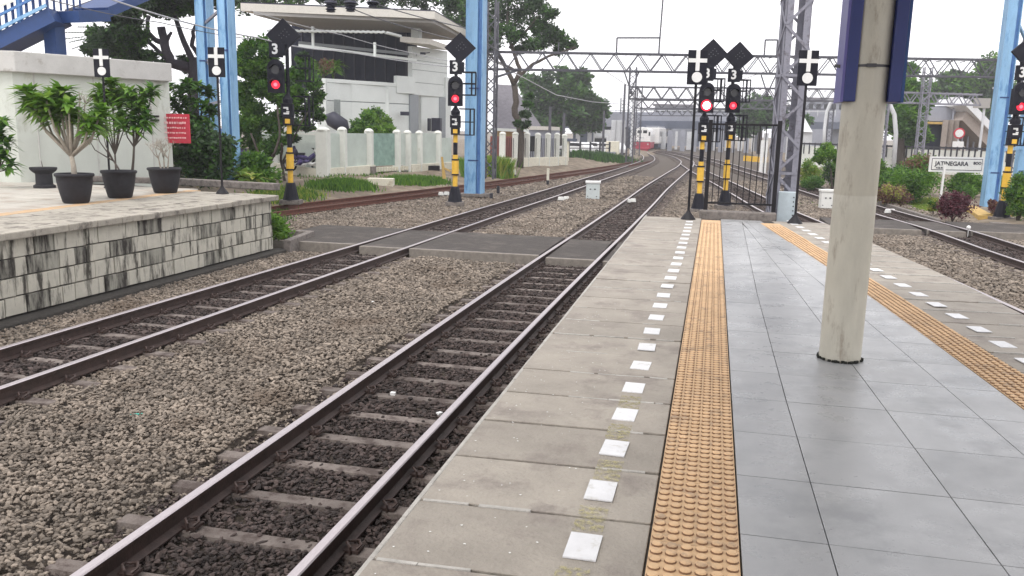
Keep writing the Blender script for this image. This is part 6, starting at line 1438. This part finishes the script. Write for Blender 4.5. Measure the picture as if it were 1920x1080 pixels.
for i, (l, k, lab) in enumerate((([(1679, 285), (1680, 250), (1677, 215), (1668, 195), (1662, 188)], 62, 'curved white lamp post right of the round column'), ([(1545, 290), (1546, 240), (1550, 210), (1556, 195), (1560, 188)], 88, 'curved white lamp post left of the round column'), ([(1868, 250), (1872, 190), (1880, 165)], 66, 'slim white post beside the leaning blue column'), ([(1642, 285), (1645, 235), (1652, 200)], 64, 'thin white lamp post hugging the right side of the round column'))):
    t = thing('lamp_post', lab, 'lamp post', K(*l[0], k)); P = [K(a, b, k) for a, b in l]; P[0].z = -1; MB().tube(P, [.16]*(len(P)-1)+[.10], 8).build('pole', A['haze_light'], t, smooth=True); e = P[-1]; MB().box((e.x-.3, e.y, e.z), (.8, .25, .12)).build('lamp_head', A['haze_light'], t)
lattice_mast('grey lattice mast seen between the column and the station name sign', K(1727, 250, 58).x, K(1727, 250, 58).y, -1, 6.4, .55, .5, mt='lattice', ang=.08)
lattice_mast('slim lattice mast hugging the right side of the round column', K(1655, 250, 52).x, K(1655, 250, 52).y, -1, 5.2, .45, .45, mt='lattice', ang=.08)
a, b = K(1655, 172, 58), K(1838, 178, 58); portal('low grey lattice portal before the hillside trees at right', Vector((a.x, a.y, 0)), Vector((b.x, b.y, b.z-a.z)), a.z, a.z-.7, [], ch_=.10, n=14, mt='lattice')
t = thing('white_gable', 'small white peaked roof shelter right of the lattice mast', 'shelter', K(1497, 260, 92)); a, b, c_ = K(1482, 246, 92), K(1524, 248, 92), K(1497, 200, 94); m = MB(); m.add([a, b, c_, c_+Vector((0, 4, 0)), a+Vector((0, 4, 0)), b+Vector((0, 4, 0))], [(0, 1, 2), (4, 3, 5), (0, 2, 3, 4), (1, 5, 3, 2), (0, 4, 5, 1)]); m.build('roof', A['car_white'], t); MB().prism([(a.x, a.y+.2), (b.x, b.y+.2), (b.x, b.y+4), (a.x, a.y+4)], -1, a.z-.02).build('wall', A['haze_light'], t)
t = thing('yellow_barrier', 'yellow and white barriers far behind the black gate', 'barrier', K(1420, 292, 80))
for i in range(5): p = K(1398+i*9, 296, 80-i); MB().box((p.x, p.y, -.55), (.42, .2, .5)).build('barrier_panel', A['yellow_paint'], t)
for px, sd_ in ((1429, 'left'), (1436, 'right')): p = K(px, 280, 60); tag(MB().box((p.x, p.y, .1), (.22, .22, 2.3)).build('white_post', A['white_paint'], bevel=.02), sd_+' one of two white concrete posts seen through the black gate bars', 'post', 'pair of white posts behind the gate')
# ------------------------------------------------------------------ wires
def wire(label, pts, r=.014, mt='wire', sag=0):
    P = []
    for a, b in zip(pts[:-1], pts[1:]):
        a, b = Vector(a), Vector(b); n = 14
        for i in range(n): f = i/n; P.append(a.lerp(b, f)-Vector((0, 0, sag*4*f*(1-f))))
    P.append(Vector(pts[-1])); tag(MB().tube(P, r, 5).build('overhead_wire', A[mt]), label, 'wire')
wire('overhead line running from the top left to the main portal, lower one', [K(200, -4, 20), K(480, 70, 27), K(640, 95, 33), K(905, 130, 41)], .022, 'wire_pale', .1)
wire('thin overhead line from the top left past the blue columns', [K(80, -4, 18), K(300, 42, 22), K(480, 74, 27)], .012, 'wire', .05)
wire('dark overhead line crossing the white roof towards the thick column', [K(657, 15, 29.5), K(777, 55, 32), K(910, 85, 41)], .02, 'wire', .05)
wire('dark overhead line from the right insulator across the thick column', [K(699, 6, 29.5), K(880, 54, 34), K(940, 98, 41)], .02, 'wire', .05)
wire('pale contact line sagging from the main portal towards the train', [K(930, 115, 41), K(965, 137, 44), K(1043, 178, 58), K(1110, 191, 75), K(1180, 196, 98)], .028, 'wire_pale', .0)
wire('thin line over the villa terrace', [K(470, 20, 30), K(640, 65, 34), K(777, 100, 38), K(905, 125, 41)], .014, 'wire_pale', .05)
wire('messenger line above the far tracks from portal to portal', [K(1180, 163, 72), K(1196, 188, 98), K(1200, 205, 125)], .03, 'wire')
wire('contact line running over the middle track towards the far portals', [K(1130, 130, 41), K(1210, 182, 72), K(1222, 200, 98)], .018, 'wire_pale')
wire('contact line over the right tracks towards the far portals', [K(1440, 132, 41), K(1300, 182, 72), K(1260, 200, 98)], .018, 'wire_pale')
# ------------------------------------------------------------------ air
hz = bpy.data.materials.new('air'); hz.use_nodes = True; N = hz.node_tree.nodes; L = hz.node_tree.links
N.remove(N['Principled BSDF']); pv = N.new('ShaderNodeVolumePrincipled'); pv.inputs['Color'].default_value = (.95, .965, 1, 1); pv.inputs['Density'].default_value = .0010; pv.inputs['Anisotropy'].default_value = .2
L.new(pv.outputs[0], N['Material Output'].inputs['Volume'])
HB = MB().box((0, 190, 10.5), (460, 460, 27)); ho = HB.build('haze', hz); tag(ho, 'thin pale haze filling the air over the whole scene', 'haze', kind='stuff')
